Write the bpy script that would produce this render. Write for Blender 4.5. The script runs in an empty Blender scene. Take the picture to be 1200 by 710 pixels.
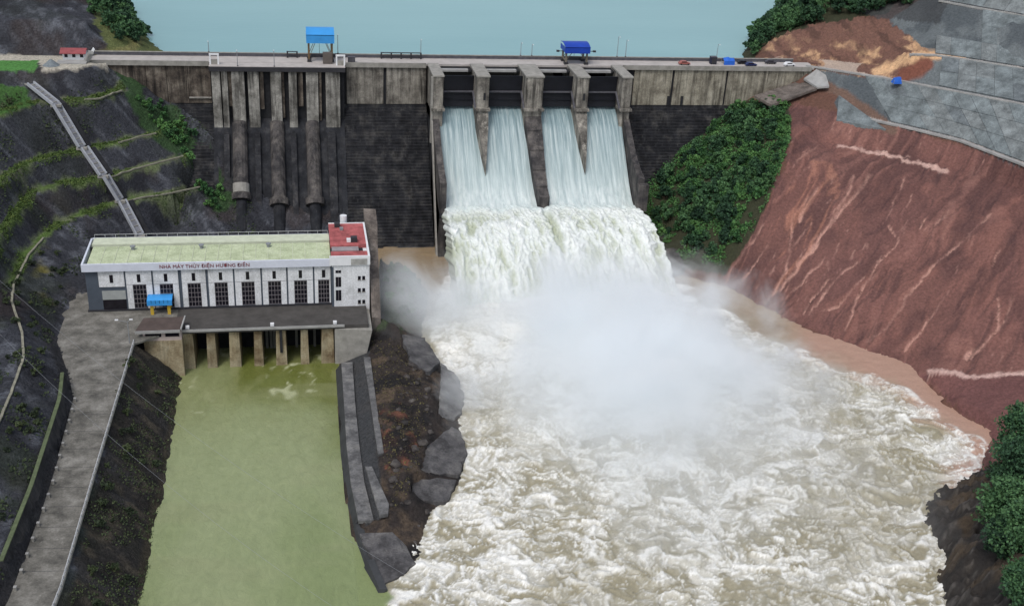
import bpy, math, random
import numpy as np
from mathutils import Matrix, Vector

random.seed(7)
scene = bpy.context.scene
COL = scene.collection

# ------------------------------------------------------------------ camera
F = 1300.0                                     # focal length in pixels of the 1200 px wide photograph
YAW, PITCH, ROLL = [math.radians(a) for a in (12.0, 26.0, 3.55)]
FW = np.array([math.sin(YAW)*math.cos(PITCH), math.cos(YAW)*math.cos(PITCH), -math.sin(PITCH)])
_r = np.cross(FW, [0, 0, 1]); _r /= np.linalg.norm(_r)
_u = np.cross(_r, FW)
RT = math.cos(ROLL)*_r + math.sin(ROLL)*_u
UP = -math.sin(ROLL)*_r + math.cos(ROLL)*_u
CAM = np.array([-75.4, -379.8, 156.9])
cd = bpy.data.cameras.new('camera')
cd.sensor_width = 36.0
cd.lens = F/1200*36.0
cd.clip_start = 1.0
cd.clip_end = 8000.0
cam = bpy.data.objects.new('camera', cd)
COL.objects.link(cam)
cam.matrix_world = Matrix(((RT[0], UP[0], -FW[0], CAM[0]), (RT[1], UP[1], -FW[1], CAM[1]),
                           (RT[2], UP[2], -FW[2], CAM[2]), (0, 0, 0, 1)))
scene.camera = cam

# ------------------------------------------------------------------ sky, sun, exposure (overcast)
SUN_EL, SUN_AZ = math.radians(58), math.radians(215)
world = bpy.data.worlds.new('World')
scene.world = world
world.use_nodes = True
wn = world.node_tree
for n in list(wn.nodes):
    wn.nodes.remove(n)
wo = wn.nodes.new('ShaderNodeOutputWorld')
wb = wn.nodes.new('ShaderNodeBackground')
sky = wn.nodes.new('ShaderNodeTexSky')
sky.sky_type = 'NISHITA'
sky.sun_disc = False
sky.sun_elevation = SUN_EL
sky.sun_rotation = SUN_AZ
sky.air_density = 1.0
sky.dust_density = 3.0
hs = wn.nodes.new('ShaderNodeHueSaturation')
hs.inputs['Saturation'].default_value = 0.58
wn.links.new(sky.outputs[0], hs.inputs['Color'])
wn.links.new(hs.outputs[0], wb.inputs[0])
wb.inputs[1].default_value = 0.15
wn.links.new(wb.outputs[0], wo.inputs[0])
sl = bpy.data.lights.new('sun', 'SUN')
sl.energy = 1.2
sl.angle = math.radians(18)
sl.color = (1.0, 0.97, 0.93)
sun = bpy.data.objects.new('sun', sl)
COL.objects.link(sun)
# light comes from azimuth SUN_AZ (clockwise from +Y)
sd = Vector((math.sin(SUN_AZ)*math.cos(SUN_EL), math.cos(SUN_AZ)*math.cos(SUN_EL), math.sin(SUN_EL)))
sun.rotation_euler = sd.to_track_quat('Z', 'Y').to_euler()
sun.location = (0, -100, 200)
scene.view_settings.view_transform = 'Standard'
scene.view_settings.look = 'None'
scene.view_settings.gamma = 1.0
scene.view_settings.exposure = 0.15
cy = scene.cycles
cy.max_bounces = 16
cy.diffuse_bounces = 3
cy.glossy_bounces = 2
cy.transmission_bounces = 2
cy.volume_bounces = 16
cy.volume_step_rate = 2.0
cy.use_denoising = True
try:
    cy.denoiser = 'OPENIMAGEDENOISE'
except Exception:
    pass

# ------------------------------------------------------------------ pixel -> place helpers
def ray(x, y):
    d = FW*F + RT*(x-600) + UP*(355-y)
    return d/np.linalg.norm(d)
def PZ(x, y, z):
    d = ray(x, y); return CAM + d*((z-CAM[2])/d[2])
def PY(x, y, Y):
    d = ray(x, y); return CAM + d*((Y-CAM[1])/d[1])
def proj(P):
    v = np.asarray(P, float) - CAM
    k = F/(v@FW)
    return 600 + k*(v@RT), 355 - k*(v@UP)
def px_x(x, y, Y):
    return float(PY(x, y, Y)[0])

# ------------------------------------------------------------------ numpy noise
def _h(ix, iy, s):
    n = (ix.astype(np.int64)*374761393 + iy.astype(np.int64)*668265263 + s*1442695041) & 0x7fffffff
    n = ((n ^ (n >> 13))*1274126177) & 0x7fffffff
    n = (n ^ (n >> 16)) & 0xffff
    return n/65535.0
def vn(x, y, s=0):
    x = np.asarray(x, float); y = np.asarray(y, float)
    ix = np.floor(x); iy = np.floor(y); fx = x-ix; fy = y-iy
    fx = fx*fx*fx*(fx*(fx*6-15)+10); fy = fy*fy*fy*(fy*(fy*6-15)+10)
    a = _h(ix, iy, s); b = _h(ix+1, iy, s); c = _h(ix, iy+1, s); d = _h(ix+1, iy+1, s)
    return a + (b-a)*fx + (c-a)*fy + (a-b-c+d)*fx*fy
def fbm(x, y, s=0, o=4, g=0.5):
    t = 0; a = 1; n = 0
    for i in range(o):
        c, q = math.cos(i*1.1), math.sin(i*1.1)
        t = t + a*vn((x*c-y*q)*2**i + 17.3*i, (x*q+y*c)*2**i + 5.1*i, s+i); n += a; a *= g
    return t/n
def ridged(x, y, s=0, o=3, g=0.5):
    t = 0; a = 1; n = 0
    for i in range(o):
        c, q = math.cos(i*0.9+.4), math.sin(i*0.9+.4)
        v = 1-np.abs(2*vn((x*c-y*q)*2**i + 11.3*i, (x*q+y*c)*2**i + 3.7*i, s+i)-1)
        t = t + a*v*v; n += a; a *= g
    return t/n
def smooth(a, b, x):
    t = np.clip((x-a)/(b-a), 0, 1); return t*t*(3-2*t)
def inpoly(x, y, poly):
    r = np.zeros(np.shape(x), bool); n = len(poly); j = n-1
    for i in range(n):
        xi, yi = poly[i]; xj, yj = poly[j]
        if yi != yj:
            r ^= ((yi > y) != (yj > y)) & (x < (xj-xi)*(y-yi)/(yj-yi)+xi)
        j = i
    return r
def segdist(x, y, pl):
    d = np.full(np.shape(x), 1e9)
    for (x0, y0), (x1, y1) in zip(pl[:-1], pl[1:]):
        dx, dy = x1-x0, y1-y0; L = dx*dx+dy*dy+1e-9
        t = np.clip(((x-x0)*dx+(y-y0)*dy)/L, 0, 1)
        d = np.minimum(d, np.hypot(x-x0-t*dx, y-y0-t*dy))
    return d
def C(r, g, b):
    f = lambda v: (v/255/12.92) if v <= 10.3 else ((v/255+.055)/1.055)**2.4
    return (f(r), f(g), f(b))

# ------------------------------------------------------------------ materials
MATS = {}
def new_mat(name):
    m = bpy.data.materials.new(name); m.use_nodes = True
    nt = m.node_tree
    b = nt.nodes['Principled BSDF']
    return m, nt, b
def pos_node(nt, scale=(1, 1, 1)):
    g = nt.nodes.new('ShaderNodeNewGeometry')
    mp = nt.nodes.new('ShaderNodeMapping'); mp.inputs['Scale'].default_value = scale
    nt.links.new(g.outputs['Position'], mp.inputs['Vector'])
    return mp.outputs[0]
def noise_node(nt, vec, scale, detail=4, rough=0.6, dist=0.0):
    n = nt.nodes.new('ShaderNodeTexNoise')
    n.inputs['Scale'].default_value = scale; n.inputs['Detail'].default_value = detail
    n.inputs['Roughness'].default_value = rough; n.inputs['Distortion'].default_value = dist
    nt.links.new(vec, n.inputs['Vector'])
    return n.outputs[0]
def ramp(nt, fac, stops):
    r = nt.nodes.new('ShaderNodeValToRGB')
    e = r.color_ramp.elements
    e[0].position, e[0].color = stops[0][0], (*stops[0][1], 1)
    e[1].position, e[1].color = stops[-1][0], (*stops[-1][1], 1)
    for p, c in stops[1:-1]:
        k = e.new(p); k.color = (*c, 1)
    nt.links.new(fac, r.inputs[0])
    return r.outputs[0]
def mix(nt, a, b, fac, mode='MIX'):
    m = nt.nodes.new('ShaderNodeMix'); m.data_type = 'RGBA'; m.blend_type = mode
    for s, v in ((m.inputs[0], fac), (m.inputs[6], a), (m.inputs[7], b)):
        if isinstance(v, (int, float)): s.default_value = v
        elif isinstance(v, tuple): s.default_value = (*v, 1)
        else: nt.links.new(v, s)
    return m.outputs[2]
def bump(nt, b, h, strength=0.4, dist=0.2):
    n = nt.nodes.new('ShaderNodeBump'); n.inputs['Strength'].default_value = strength
    n.inputs['Distance'].default_value = dist
    nt.links.new(h, n.inputs['Height']); nt.links.new(n.outputs[0], b.inputs['Normal'])
def M_plain(name, col, rough=0.7, var=0.25, scale=0.6, metal=0.0, bmp=0.0):
    if name in MATS: return MATS[name]
    m, nt, b = new_mat(name)
    v = pos_node(nt)
    n = noise_node(nt, v, scale, 5, 0.65)
    lo = tuple(c*(1-var) for c in col); hi = tuple(min(1, c*(1+var)) for c in col)
    nt.links.new(ramp(nt, n, [(.3, lo), (.7, hi)]), b.inputs['Base Color'])
    b.inputs['Roughness'].default_value = rough; b.inputs['Metallic'].default_value = metal
    b.inputs['Specular IOR Level'].default_value = 0.3
    if bmp: bump(nt, b, noise_node(nt, v, scale*6, 4), bmp, 0.15)
    MATS[name] = m; return m
def M_concrete(name, base, dark, light, streak=0.6, s_lo=.42, s_hi=.62, horiz=0.0, panel=True):
    """stained concrete: blotches, vertical weather streaks, lift lines"""
    if name in MATS: return MATS[name]
    m, nt, b = new_mat(name)
    p = pos_node(nt)
    c = ramp(nt, noise_node(nt, p, 0.22, 6, 0.65), [(.32, dark), (.5, base), (.7, light)])
    ps = pos_node(nt, (1.0, 1.0, 0.06))
    st = ramp(nt, noise_node(nt, ps, 0.55, 5, 0.7, .3), [(s_lo, (0, 0, 0)), (s_hi, (1, 1, 1))])
    sw = mix(nt, st, ramp(nt, noise_node(nt, p, 0.12, 3), [(.35, (0, 0, 0)), (.6, (1, 1, 1))]), 0.5, 'MULTIPLY')
    f = nt.nodes.new('ShaderNodeMath'); f.operation = 'MULTIPLY'; f.inputs[1].default_value = streak
    nt.links.new(sw, f.inputs[0])
    c = mix(nt, c, tuple(x*.35 for x in dark), f.outputs[0])
    ps2 = pos_node(nt, (1.0, 1.0, 0.1))
    s2 = ramp(nt, noise_node(nt, ps2, 1.3, 4, .6), [(.62, (0, 0, 0)), (.75, (1, 1, 1))])
    f2 = nt.nodes.new('ShaderNodeMath'); f2.operation = 'MULTIPLY'; f2.inputs[1].default_value = .45
    nt.links.new(s2, f2.inputs[0])
    c = mix(nt, c, tuple(min(1, x*1.35) for x in light), f2.outputs[0])
    if horiz:
        ph = pos_node(nt, (0.05, 0.05, 1.0))
        s3 = ramp(nt, noise_node(nt, ph, 1.1, 4, .75), [(.55, (0, 0, 0)), (.72, (1, 1, 1))])
        f3 = nt.nodes.new('ShaderNodeMath'); f3.operation = 'MULTIPLY'; f3.inputs[1].default_value = horiz
        nt.links.new(s3, f3.inputs[0])
        c = mix(nt, c, light, f3.outputs[0])
    fine = ramp(nt, noise_node(nt, p, 2.4, 5, .7), [(.3, (.72, .72, .72)), (.7, (1.2, 1.2, 1.2))])
    c = mix(nt, c, fine, 1.0, 'MULTIPLY')
    nt.links.new(c, b.inputs['Base Color'])
    b.inputs['Roughness'].default_value = 0.85
    b.inputs['Specular IOR Level'].default_value = 0.25
    bump(nt, b, noise_node(nt, p, 1.6, 6, .7), 0.35, 0.12)
    MATS[name] = m; return m
def M_attr(name, rough=0.9, fine=(0.65, 1.3), fscale=1.6, bstr=0.7, bdist=0.5, bscale=0.9, spec=0.2):
    """colour painted per vertex (what the ground itself is made of) with fine grain and relief"""
    if name in MATS: return MATS[name]
    m, nt, b = new_mat(name)
    a = nt.nodes.new('ShaderNodeVertexColor'); a.layer_name = 'col'
    p = pos_node(nt)
    fn = ramp(nt, noise_node(nt, p, fscale, 6, .72), [(.3, (fine[0],)*3), (.7, (fine[1],)*3)])
    nt.links.new(mix(nt, a.outputs[0], fn, 1.0, 'MULTIPLY'), b.inputs['Base Color'])
    b.inputs['Roughness'].default_value = rough
    b.inputs['Specular IOR Level'].default_value = spec
    bump(nt, b, noise_node(nt, p, bscale, 8, .7), bstr, bdist)
    MATS[name] = m; return m
def M_leaf(name, dark, mid, light):
    if name in MATS: return MATS[name]
    m, nt, b = new_mat(name)
    p = pos_node(nt)
    oi = nt.nodes.new('ShaderNodeObjectInfo')
    n = noise_node(nt, p, 0.9, 3, .7)
    a = nt.nodes.new('ShaderNodeMath'); a.operation = 'MULTIPLY_ADD'
    nt.links.new(oi.outputs['Random'], a.inputs[0]); a.inputs[1].default_value = .34; a.inputs[2].default_value = -.17
    s = nt.nodes.new('ShaderNodeMath'); s.operation = 'ADD'
    nt.links.new(n, s.inputs[0]); nt.links.new(a.outputs[0], s.inputs[1])
    nt.links.new(ramp(nt, s.outputs[0], [(.3, dark), (.5, mid), (.72, light)]), b.inputs['Base Color'])
    b.inputs['Roughness'].default_value = 0.7
    b.inputs['Specular IOR Level'].default_value = 0.2
    MATS[name] = m; return m

CONC = M_concrete('weathered_concrete', C(132, 128, 120), C(76, 72, 67), C(168, 164, 154), 0.85, .42, .6)
CONC_PIER = M_concrete('pier_concrete', C(136, 132, 124), C(80, 77, 73), C(172, 168, 158), 0.9, .42, .58)
CONC_INT = M_concrete('intake_concrete', C(138, 136, 130), C(84, 82, 77), C(182, 180, 172), 0.9, .43, .6)
CONC_L = M_concrete('left_wing_concrete', C(92, 84, 76), C(46, 42, 40), C(142, 134, 122), 0.9, .42, .6)
CONC_R = M_concrete('right_wing_concrete', C(150, 145, 130), C(104, 98, 88), C(180, 175, 160), 0.85, .44, .6)
RCC = M_concrete('dark_stepped_concrete', C(48, 49, 53), C(27, 28, 32), C(88, 86, 84), 0.7, .42, .62, horiz=.35)
RCC_D = M_concrete('dark_wet_concrete', C(40, 42, 47), C(22, 24, 29), C(66, 66, 68), 0.6)
RECESS = M_plain('shaded_recess_concrete', C(38, 39, 42), .9, .4)  # near-black concrete: shade of gaps, slots and openings put into the colour
PEN = M_concrete('penstock_casing', C(80, 77, 76), C(44, 44, 47), C(112, 107, 102), 0.8)
STEEL = M_plain('shaded_gate_steel', C(17, 19, 27), .6, .3, .4)  # dark blue steel, colour deepened further to carry the shade inside the bays
DECK = M_plain('crest_road_concrete', C(168, 163, 159), .85, .14, .35)
PARA = M_plain('parapet_dark', C(78, 78, 84), .8, .3, .7)
GREYC = M_plain('grey_concrete', C(140, 138, 132), .85, .25, .5, bmp=.3)
SLAB = M_concrete('slab_concrete', C(86, 85, 86), C(58, 57, 58), C(112, 110, 108), .5)
SLABL = M_plain('light_slab_concrete', C(150, 150, 148), .85, .2, .35, bmp=.3)
SLABM = M_concrete('wall_slab_concrete', C(108, 108, 108), C(72, 72, 73), C(134, 133, 130), .5)
WHITE = M_plain('white_paint', C(214, 216, 218), .6, .06, .5)
PLAST = M_concrete('white_plaster', C(210, 212, 214), C(184, 186, 186), C(224, 226, 228), .3, .5, .7)
LILAC = M_plain('fascia_paint', C(198, 203, 214), .6, .07, .4)
DGREY = M_plain('dark_grey_paint', C(74, 82, 92), .6, .12, .5)
GROOF = M_concrete('green_roof_sheet', C(180, 190, 156), C(158, 168, 136), C(194, 202, 172), .25, .5, .7)
GROOF2 = M_plain('pale_green_roof_sheet', C(188, 194, 172), .6, .14, .4)
REDR = M_plain('red_roof_paint', C(154, 84, 84), .8, .45, .5)
GLASS = M_plain('dark_window_glass', C(30, 28, 34), .12, .3, .6)
MULL = M_plain('window_frame_paint', C(120, 116, 120), .5, .1)
BLUE = M_plain('blue_sheet_metal', C(58, 142, 208), .45, .1, .3)
BLUED = M_plain('deep_blue_sheet_metal', C(26, 62, 160), .45, .12, .3)
YEL = M_plain('yellow_paint', C(190, 160, 60), .6, .15)
DARKM = M_plain('dark_metal', C(50, 50, 54), .5, .2)
LAMP = M_plain('galvanised_steel', C(130, 134, 138), .45, .1)
ASPH = M_plain('deck_asphalt', C(70, 68, 66), .9, .3, .3)
BROWNR = M_plain('brown_roof', C(78, 68, 64), .85, .25, .4)
STAINC = M_concrete('stained_wall', C(150, 138, 112), C(104, 88, 66), C(172, 164, 140), 0.5)
RAIL = M_plain('railing_paint', C(170, 172, 174), .6, .12)
BARK = M_plain('bark', C(70, 58, 46), .9, .3)

# ------------------------------------------------------------------ mesh helpers
class MB:
    def __init__(s): s.v = []; s.f = []
    def quad(s, a, b, c, d):
        i = len(s.v); s.v += [tuple(a), tuple(b), tuple(c), tuple(d)]; s.f.append((i, i+1, i+2, i+3))
    def hexa(s, p):                      # 8 corners: bottom 4 ccw, top 4 ccw
        i = len(s.v); s.v += [tuple(map(float, q)) for q in p]
        for f in ((3, 2, 1, 0), (4, 5, 6, 7), (0, 1, 5, 4), (1, 2, 6, 5), (2, 3, 7, 6), (3, 0, 4, 7)):
            s.f.append(tuple(i+k for k in f))
    def box(s, x0, x1, y0, y1, z0, z1):
        s.hexa([(x0, y0, z0), (x1, y0, z0), (x1, y1, z0), (x0, y1, z0), (x0, y0, z1), (x1, y0, z1), (x1, y1, z1), (x0, y1, z1)])
    def prism_x(s, prof, x0, x1):        # profile in (y,z), extruded in x
        i = len(s.v); n = len(prof)
        s.v += [(x0, y, z) for y, z in prof] + [(x1, y, z) for y, z in prof]
        s.f.append(tuple(range(i+n-1, i-1, -1))); s.f.append(tuple(range(i+n, i+2*n)))
        for k in range(n):
            j = (k+1) % n; s.f.append((i+k, i+j, i+n+j, i+n+k))
    def prism_z(s, poly, z0, z1):        # plan polygon (ccw), z0/z1 numbers or lists
        i = len(s.v); n = len(poly)
        b = z0 if hasattr(z0, '__len__') else [z0]*n
        t = z1 if hasattr(z1, '__len__') else [z1]*n
        s.v += [(p[0], p[1], b[k]) for k, p in enumerate(poly)] + [(p[0], p[1], t[k]) for k, p in enumerate(poly)]
        s.f.append(tuple(range(i+n-1, i-1, -1))); s.f.append(tuple(range(i+n, i+2*n)))
        for k in range(n):
            j = (k+1) % n; s.f.append((i+k, i+j, i+n+j, i+n+k))
    def tube(s, pts, rad, n=8, caps=True):
        pts = [Vector(p) for p in pts]; i = len(s.v)
        rs = rad if hasattr(rad, '__len__') else [rad]*len(pts)
        for k, p in enumerate(pts):
            d = (pts[min(k+1, len(pts)-1)]-pts[max(k-1, 0)]).normalized()
            a = d.cross(Vector((0, 0, 1)))
            if a.length < 1e-3: a = d.cross(Vector((0, 1, 0)))
            a.normalize(); b = a.cross(d)
            for q in range(n):
                t = 2*math.pi*q/n
                s.v.append(tuple(p + (a*math.cos(t)+b*math.sin(t))*rs[k]))
        for k in range(len(pts)-1):
            for q in range(n):
                r2 = (q+1) % n
                s.f.append((i+k*n+q, i+k*n+r2, i+(k+1)*n+r2, i+(k+1)*n+q))
        if caps:
            s.f.append(tuple(i+q for q in range(n-1, -1, -1)))
            s.f.append(tuple(i+(len(pts)-1)*n+q for q in range(n)))
    def beam(s, a, b, w, h):             # rectangular bar from a to b
        a, b = Vector(a), Vector(b); d = (b-a).normalized()
        r = d.cross(Vector((0, 0, 1)))
        if r.length < 1e-3: r = Vector((1, 0, 0))
        r.normalize(); u = r.cross(d); r *= w/2; u *= h/2
        s.hexa([a-r-u, a+r-u, b+r-u, b-r-u, a-r+u, a+r+u, b+r+u, b-r+u])
    def build(s, name, m, parent=None, smooth_=False, bevel=0):
        me = bpy.data.meshes.new(name); me.from_pydata(s.v, [], s.f)
        me.materials.append(m)
        if smooth_: me.polygons.foreach_set('use_smooth', [True]*len(me.polygons))
        me.update()
        o = bpy.data.objects.new(name, me); COL.objects.link(o)
        if parent is not None:
            o.parent = parent
            if parent.type == 'EMPTY':
                o.matrix_parent_inverse = Matrix.Translation(-parent.location)
        if bevel:
            bv = o.modifiers.new('bevel', 'BEVEL'); bv.width = bevel; bv.segments = 2; bv.limit_method = 'ANGLE'
        return o
def tag(o, label, cat, group=None, kind=None):
    if label: o['label'] = label
    if cat: o['category'] = cat
    if group: o['group'] = group
    if kind: o['kind'] = kind
    return o
def thing(name, label, cat, loc=(0, 0, 0), group=None):
    o = bpy.data.objects.new(name, None); COL.objects.link(o)
    o.location = [float(c) for c in loc]; o.empty_display_size = 0.5
    return tag(o, label, cat, group)
def part(name, m, parent, *boxes, **kw):
    b = MB()
    for q in boxes: b.box(*q)
    return b.build(name, m, parent, **kw)
def copy_tree(o, loc, rotz=0, scale=1.0, label=None):
    c = o.copy(); COL.objects.link(c)
    c.location = [float(q) for q in loc]; c.rotation_euler = (0, 0, rotz)
    c.scale = (scale, scale, scale) if not hasattr(scale, '__len__') else scale
    if label: c['label'] = label
    for ch in o.children:
        d = ch.copy(); COL.objects.link(d); d.parent = c
        for g in ch.children:
            e = g.copy(); COL.objects.link(e); e.parent = d
    return c
def grid_mesh(name, X, Y, Z, m, col=None, keep=None, kind='structure', smooth_=True):
    ny, nx = X.shape
    idx = np.arange(nx*ny).reshape(ny, nx)
    q = np.stack([idx[:-1, :-1], idx[:-1, 1:], idx[1:, 1:], idx[1:, :-1]], -1).reshape(-1, 4)
    if keep is not None:
        k = keep.reshape(-1); q = q[k[q].all(1)]
    V = np.stack([X, Y, Z], -1).reshape(-1, 3)
    used = np.unique(q); re = np.zeros(len(V), int); re[used] = np.arange(len(used))
    V = V[used]; q = re[q]
    me = bpy.data.meshes.new(name)
    me.vertices.add(len(V)); me.vertices.foreach_set('co', V.ravel())
    me.loops.add(q.size); me.loops.foreach_set('vertex_index', q.ravel().astype(np.int32))
    me.polygons.add(len(q)); me.polygons.foreach_set('loop_start', (np.arange(len(q))*4).astype(np.int32))
    me.polygons.foreach_set('use_smooth', np.full(len(q), smooth_))
    if col is not None:
        a = me.color_attributes.new('col', 'FLOAT_COLOR', 'POINT')
        cc = np.concatenate([col.reshape(-1, 3), np.ones((nx*ny, 1))], 1)[used]
        a.data.foreach_set('color', cc.ravel().astype(np.float32))
    me.materials.append(m)
    me.update(); me.validate()
    o = bpy.data.objects.new(name, me); COL.objects.link(o)
    if kind: o['kind'] = kind
    return o

# ================================================================== LEVELS
CREST, RES, WAT, YARD = 61.0, 57.0, 6.0, 18.0

# ================================================================== TERRAIN
def dens(pl, step):
    out = []
    for a, b in zip(pl[:-1], pl[1:]):
        a = np.array(a, float); b = np.array(b, float)
        n = max(1, int(np.linalg.norm((b-a)[:2])/step))
        for k in range(n): out.append(a+(b-a)*k/n)
    out.append(np.array(pl[-1], float))
    return np.array(out)
def zline(pts, z):
    n = len(pts)
    zz = z if hasattr(z, '__len__') else [z]*n
    return [PZ(p[0], p[1], q) for p, q in zip(pts, zz)]
def offset(pl, d):
    pl = np.array(pl, float); o = pl.copy()
    for i in range(len(pl)):
        t = pl[min(i+1, len(pl)-1)]-pl[max(i-1, 0)]
        t = t[:2]/(np.hypot(*t[:2])+1e-9)
        o[i, 0] += -t[1]*d; o[i, 1] += t[0]*d
    return o
def bench(lines, pts, z, w, dz=0.25):
    l = zline(pts, z); lines.append(l)
    i = offset(l, w); i[:, 2] += dz; lines.append(i)
    return np.array(l)
def solve(x0, x1, y0, y1, res, lines, base):
    H = None
    for k in (16, 8, 4, 2, 1):
        r = res*k
        nx = int(round((x1-x0)/r))+1; ny = int(round((y1-y0)/r))+1
        xs = np.linspace(x0, x1, nx); ys = np.linspace(y0, y1, ny)
        S = np.zeros((ny, nx)); N = np.zeros((ny, nx))
        for l in lines:
            p = dens(l, r*.5)
            ix = np.round((p[:, 0]-x0)/(x1-x0)*(nx-1)).astype(int); iy = np.round((p[:, 1]-y0)/(y1-y0)*(ny-1)).astype(int)
            ok = (ix >= 0) & (ix < nx) & (iy >= 0) & (iy < ny)
            np.add.at(S, (iy[ok], ix[ok]), p[ok, 2]); np.add.at(N, (iy[ok], ix[ok]), 1)
        fix = N > 0
        val = np.where(fix, S/np.maximum(N, 1), 0)
        if H is None:
            H = np.full((ny, nx), base, float)
        else:
            oy, ox = H.shape
            gy = np.linspace(0, oy-1, ny); gx = np.linspace(0, ox-1, nx)
            iy = np.minimum(gy.astype(int), oy-2); ix = np.minimum(gx.astype(int), ox-2)
            fy = (gy-iy)[:, None]; fx = (gx-ix)[None, :]
            H = (H[iy][:, ix]*(1-fy)*(1-fx)+H[iy+1][:, ix]*fy*(1-fx)+H[iy][:, ix+1]*(1-fy)*fx+H[iy+1][:, ix+1]*fy*fx)
        H = np.where(fix, val, H)
        for _ in range(700 if k > 2 else 160):
            P = np.pad(H, 1, mode='edge')
            H = np.where(fix, val, (P[:-2, 1:-1]+P[2:, 1:-1]+P[1:-1, :-2]+P[1:-1, 2:])*.25)
    X, Y = np.meshgrid(xs, ys)
    return X, Y, H
class Field:
    def __init__(s, X, Y, Z): s.x0, s.x1, s.y0, s.y1 = X[0, 0], X[0, -1], Y[0, 0], Y[-1, 0]; s.Z = Z
    def z(s, x, y):
        ny, nx = s.Z.shape
        gx = np.clip((x-s.x0)/(s.x1-s.x0)*(nx-1), 0, nx-1.001); gy = np.clip((y-s.y0)/(s.y1-s.y0)*(ny-1), 0, ny-1.001)
        ix = int(gx); iy = int(gy); fx = gx-ix; fy = gy-iy; Z = s.Z
        return float(Z[iy, ix]*(1-fx)*(1-fy)+Z[iy, ix+1]*fx*(1-fy)+Z[iy+1, ix]*(1-fx)*fy+Z[iy+1, ix+1]*fx*fy)
def hit(F_, x, y):
    d = ray(x, y); t = 120.0
    while t < 700:
        p = CAM+d*t
        if F_.x0 < p[0] < F_.x1 and F_.y0 < p[1] < F_.y1 and p[2] < F_.z(p[0], p[1]): break
        t += 1.0
    for k in range(8):
        t -= .5**(k+1)*(1 if CAM[2]+d[2]*t < F_.z(CAM[0]+d[0]*t, CAM[1]+d[1]*t) else -1)
    return CAM+d*t
def lerp(col, c, m):
    return col*(1-m[..., None]) + np.array(c)*m[..., None]
def pxcoords(X, Y, Z):
    v = np.stack([X-CAM[0], Y-CAM[1], Z-CAM[2]], -1)
    k = F/(v@FW)
    return 600+k*(v@RT), 355-k*(v@UP)

# ---- left hillside
L = []
A_px = [(-60, 146), (0, 133), (40, 121), (73, 118), (103, 117), (128, 111), (143, 104)]
B_px = [(-60, 262), (0, 214), (29, 193.5), (59, 184), (95, 176), (139, 168), (183, 157), (212, 150)]
C_px = [(-40, 350), (0, 278), (22, 248), (40, 226), (73, 215.5), (117, 210), (157, 199), (222, 183)]
D_px = [(16, 336), (33, 300), (51, 280), (73, 261), (103, 250), (139, 237.5), (190, 228), (240, 217)]
D2_px = [(-40, 560), (0, 496), (20, 450), (29, 415), (25, 385), (12, 352), (16, 336)]
E_px = [(120, 300), (176, 274), (256, 250)]
bA = bench(L, A_px, 53, 2.6); bB = bench(L, B_px, 40, 2.4); bC = bench(L, C_px, 33, 2.2); bD = bench(L, D_px, 25.5, 2.2)
L.append(zline(D2_px, [27, 27, 27, 27, 26.5, 26, 25.5]))
L.append(zline(E_px, [17, 16, 11]))
W_px = [(-60, 790), (0, 658), (35, 571), (69, 467), (72, 438), (52, 387), (55, 352)]
L.append(zline(W_px, [22.3, 22.3, 22.3, 22.0, 21.5, 20.5, 20])); wall_top = np.array(zline(W_px, [22.3, 22.3, 22.3, 22.0, 21.5, 20.5, 20]))
roadL = [(-40, 800), (12, 698), (58, 571), (86, 467), (80, 438), (66, 398), (76, 372), (92, 345)]
L.append(zline(roadL, YARD-.15)); L.append(offset(zline(roadL, YARD-.15), -2.0))
roadR = [(30, 800), (72, 690), (110, 560), (156, 403)]
rR = zline(roadR, YARD-.15); L.append(offset(rR, 1.2)); L.append(rR)
L.append([(-117, -103, YARD-.2), (-106, -97, YARD-.3)])
for xx in (-128, -118): L.append([(xx, -104, YARD-.3), (xx, -80, YARD-.3)])
L.append([(-106, -96, YARD-.3), (-106, -82, YARD-.3), (-66, -82, 12)])
L.append([(-130, -75, 14), (-112, -70, 9), (-58, -70, 5)]); L.append([(-101, -40, 8), (-50, -44, 4)])
for yy in (-99.5, -104, -112, -125): L.append([(-103.5, yy, 0), (-55, yy, 0)])
L.append(zline([(213, 442), (204, 500), (190, 580), (170, 680), (150, 800)], WAT-.1))
L.append(offset(zline([(213, 442), (204, 500), (190, 580), (170, 680), (150, 800)], WAT-.1), 5)-np.array([0, 0, 5]))
top_edge = zline([(-60, 86), (0, 82.5), (50, 81), (88, 80), (106, 75.5), (125, 74)], CREST-.1)
L.append(top_edge)
L.append(zline([(-60, 66), (0, 66), (60, 64), (105, 66)], CREST)); L.append([(-140, 9, CREST-.2), (-126, 9, CREST-.4)])
L.append([(-140, -.5, 60.5), (-134, -1, 58), (-126, -1.0, 53), (-119, -1.2, 47.5), (-112, -3, 44), (-104, -8, 38), (-99, -18, 26), (-97, -28, 16)])
cut = bench(L, [(-80, 20), (0, 25), (60, 24), (96, 27)], 70.5, 2.0)
L.append([(-260, 70, 100), (-195, 62, 92), (-165, 58, 84), (-150, 60, 76)])
shore = zline([(150, -40), (142, 0), (158, 24), (180, 52), (200, 63), (202, 68)], RES-.6); L.append(shore)
L.append(offset(shore, 8)-np.array([0, 0, 8]))
L.append(zline([(118, 10), (140, 40), (150, 58)], [68, 64.5, 61.5]))
LX, LY, LZ = solve(-235, -60, -275, 110, 0.85, L, 20)
lx, ly = pxcoords(LX, LY, LZ)
gy_, gx_ = np.gradient(LZ, .85); slope = np.hypot(gx_, gy_)
n1 = fbm(LX*.12, LY*.12, 3, 5); n2 = ridged(LX*.33+LZ*.2, LY*.33, 9, 3)
steep = smooth(.25, .7, slope)
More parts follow.
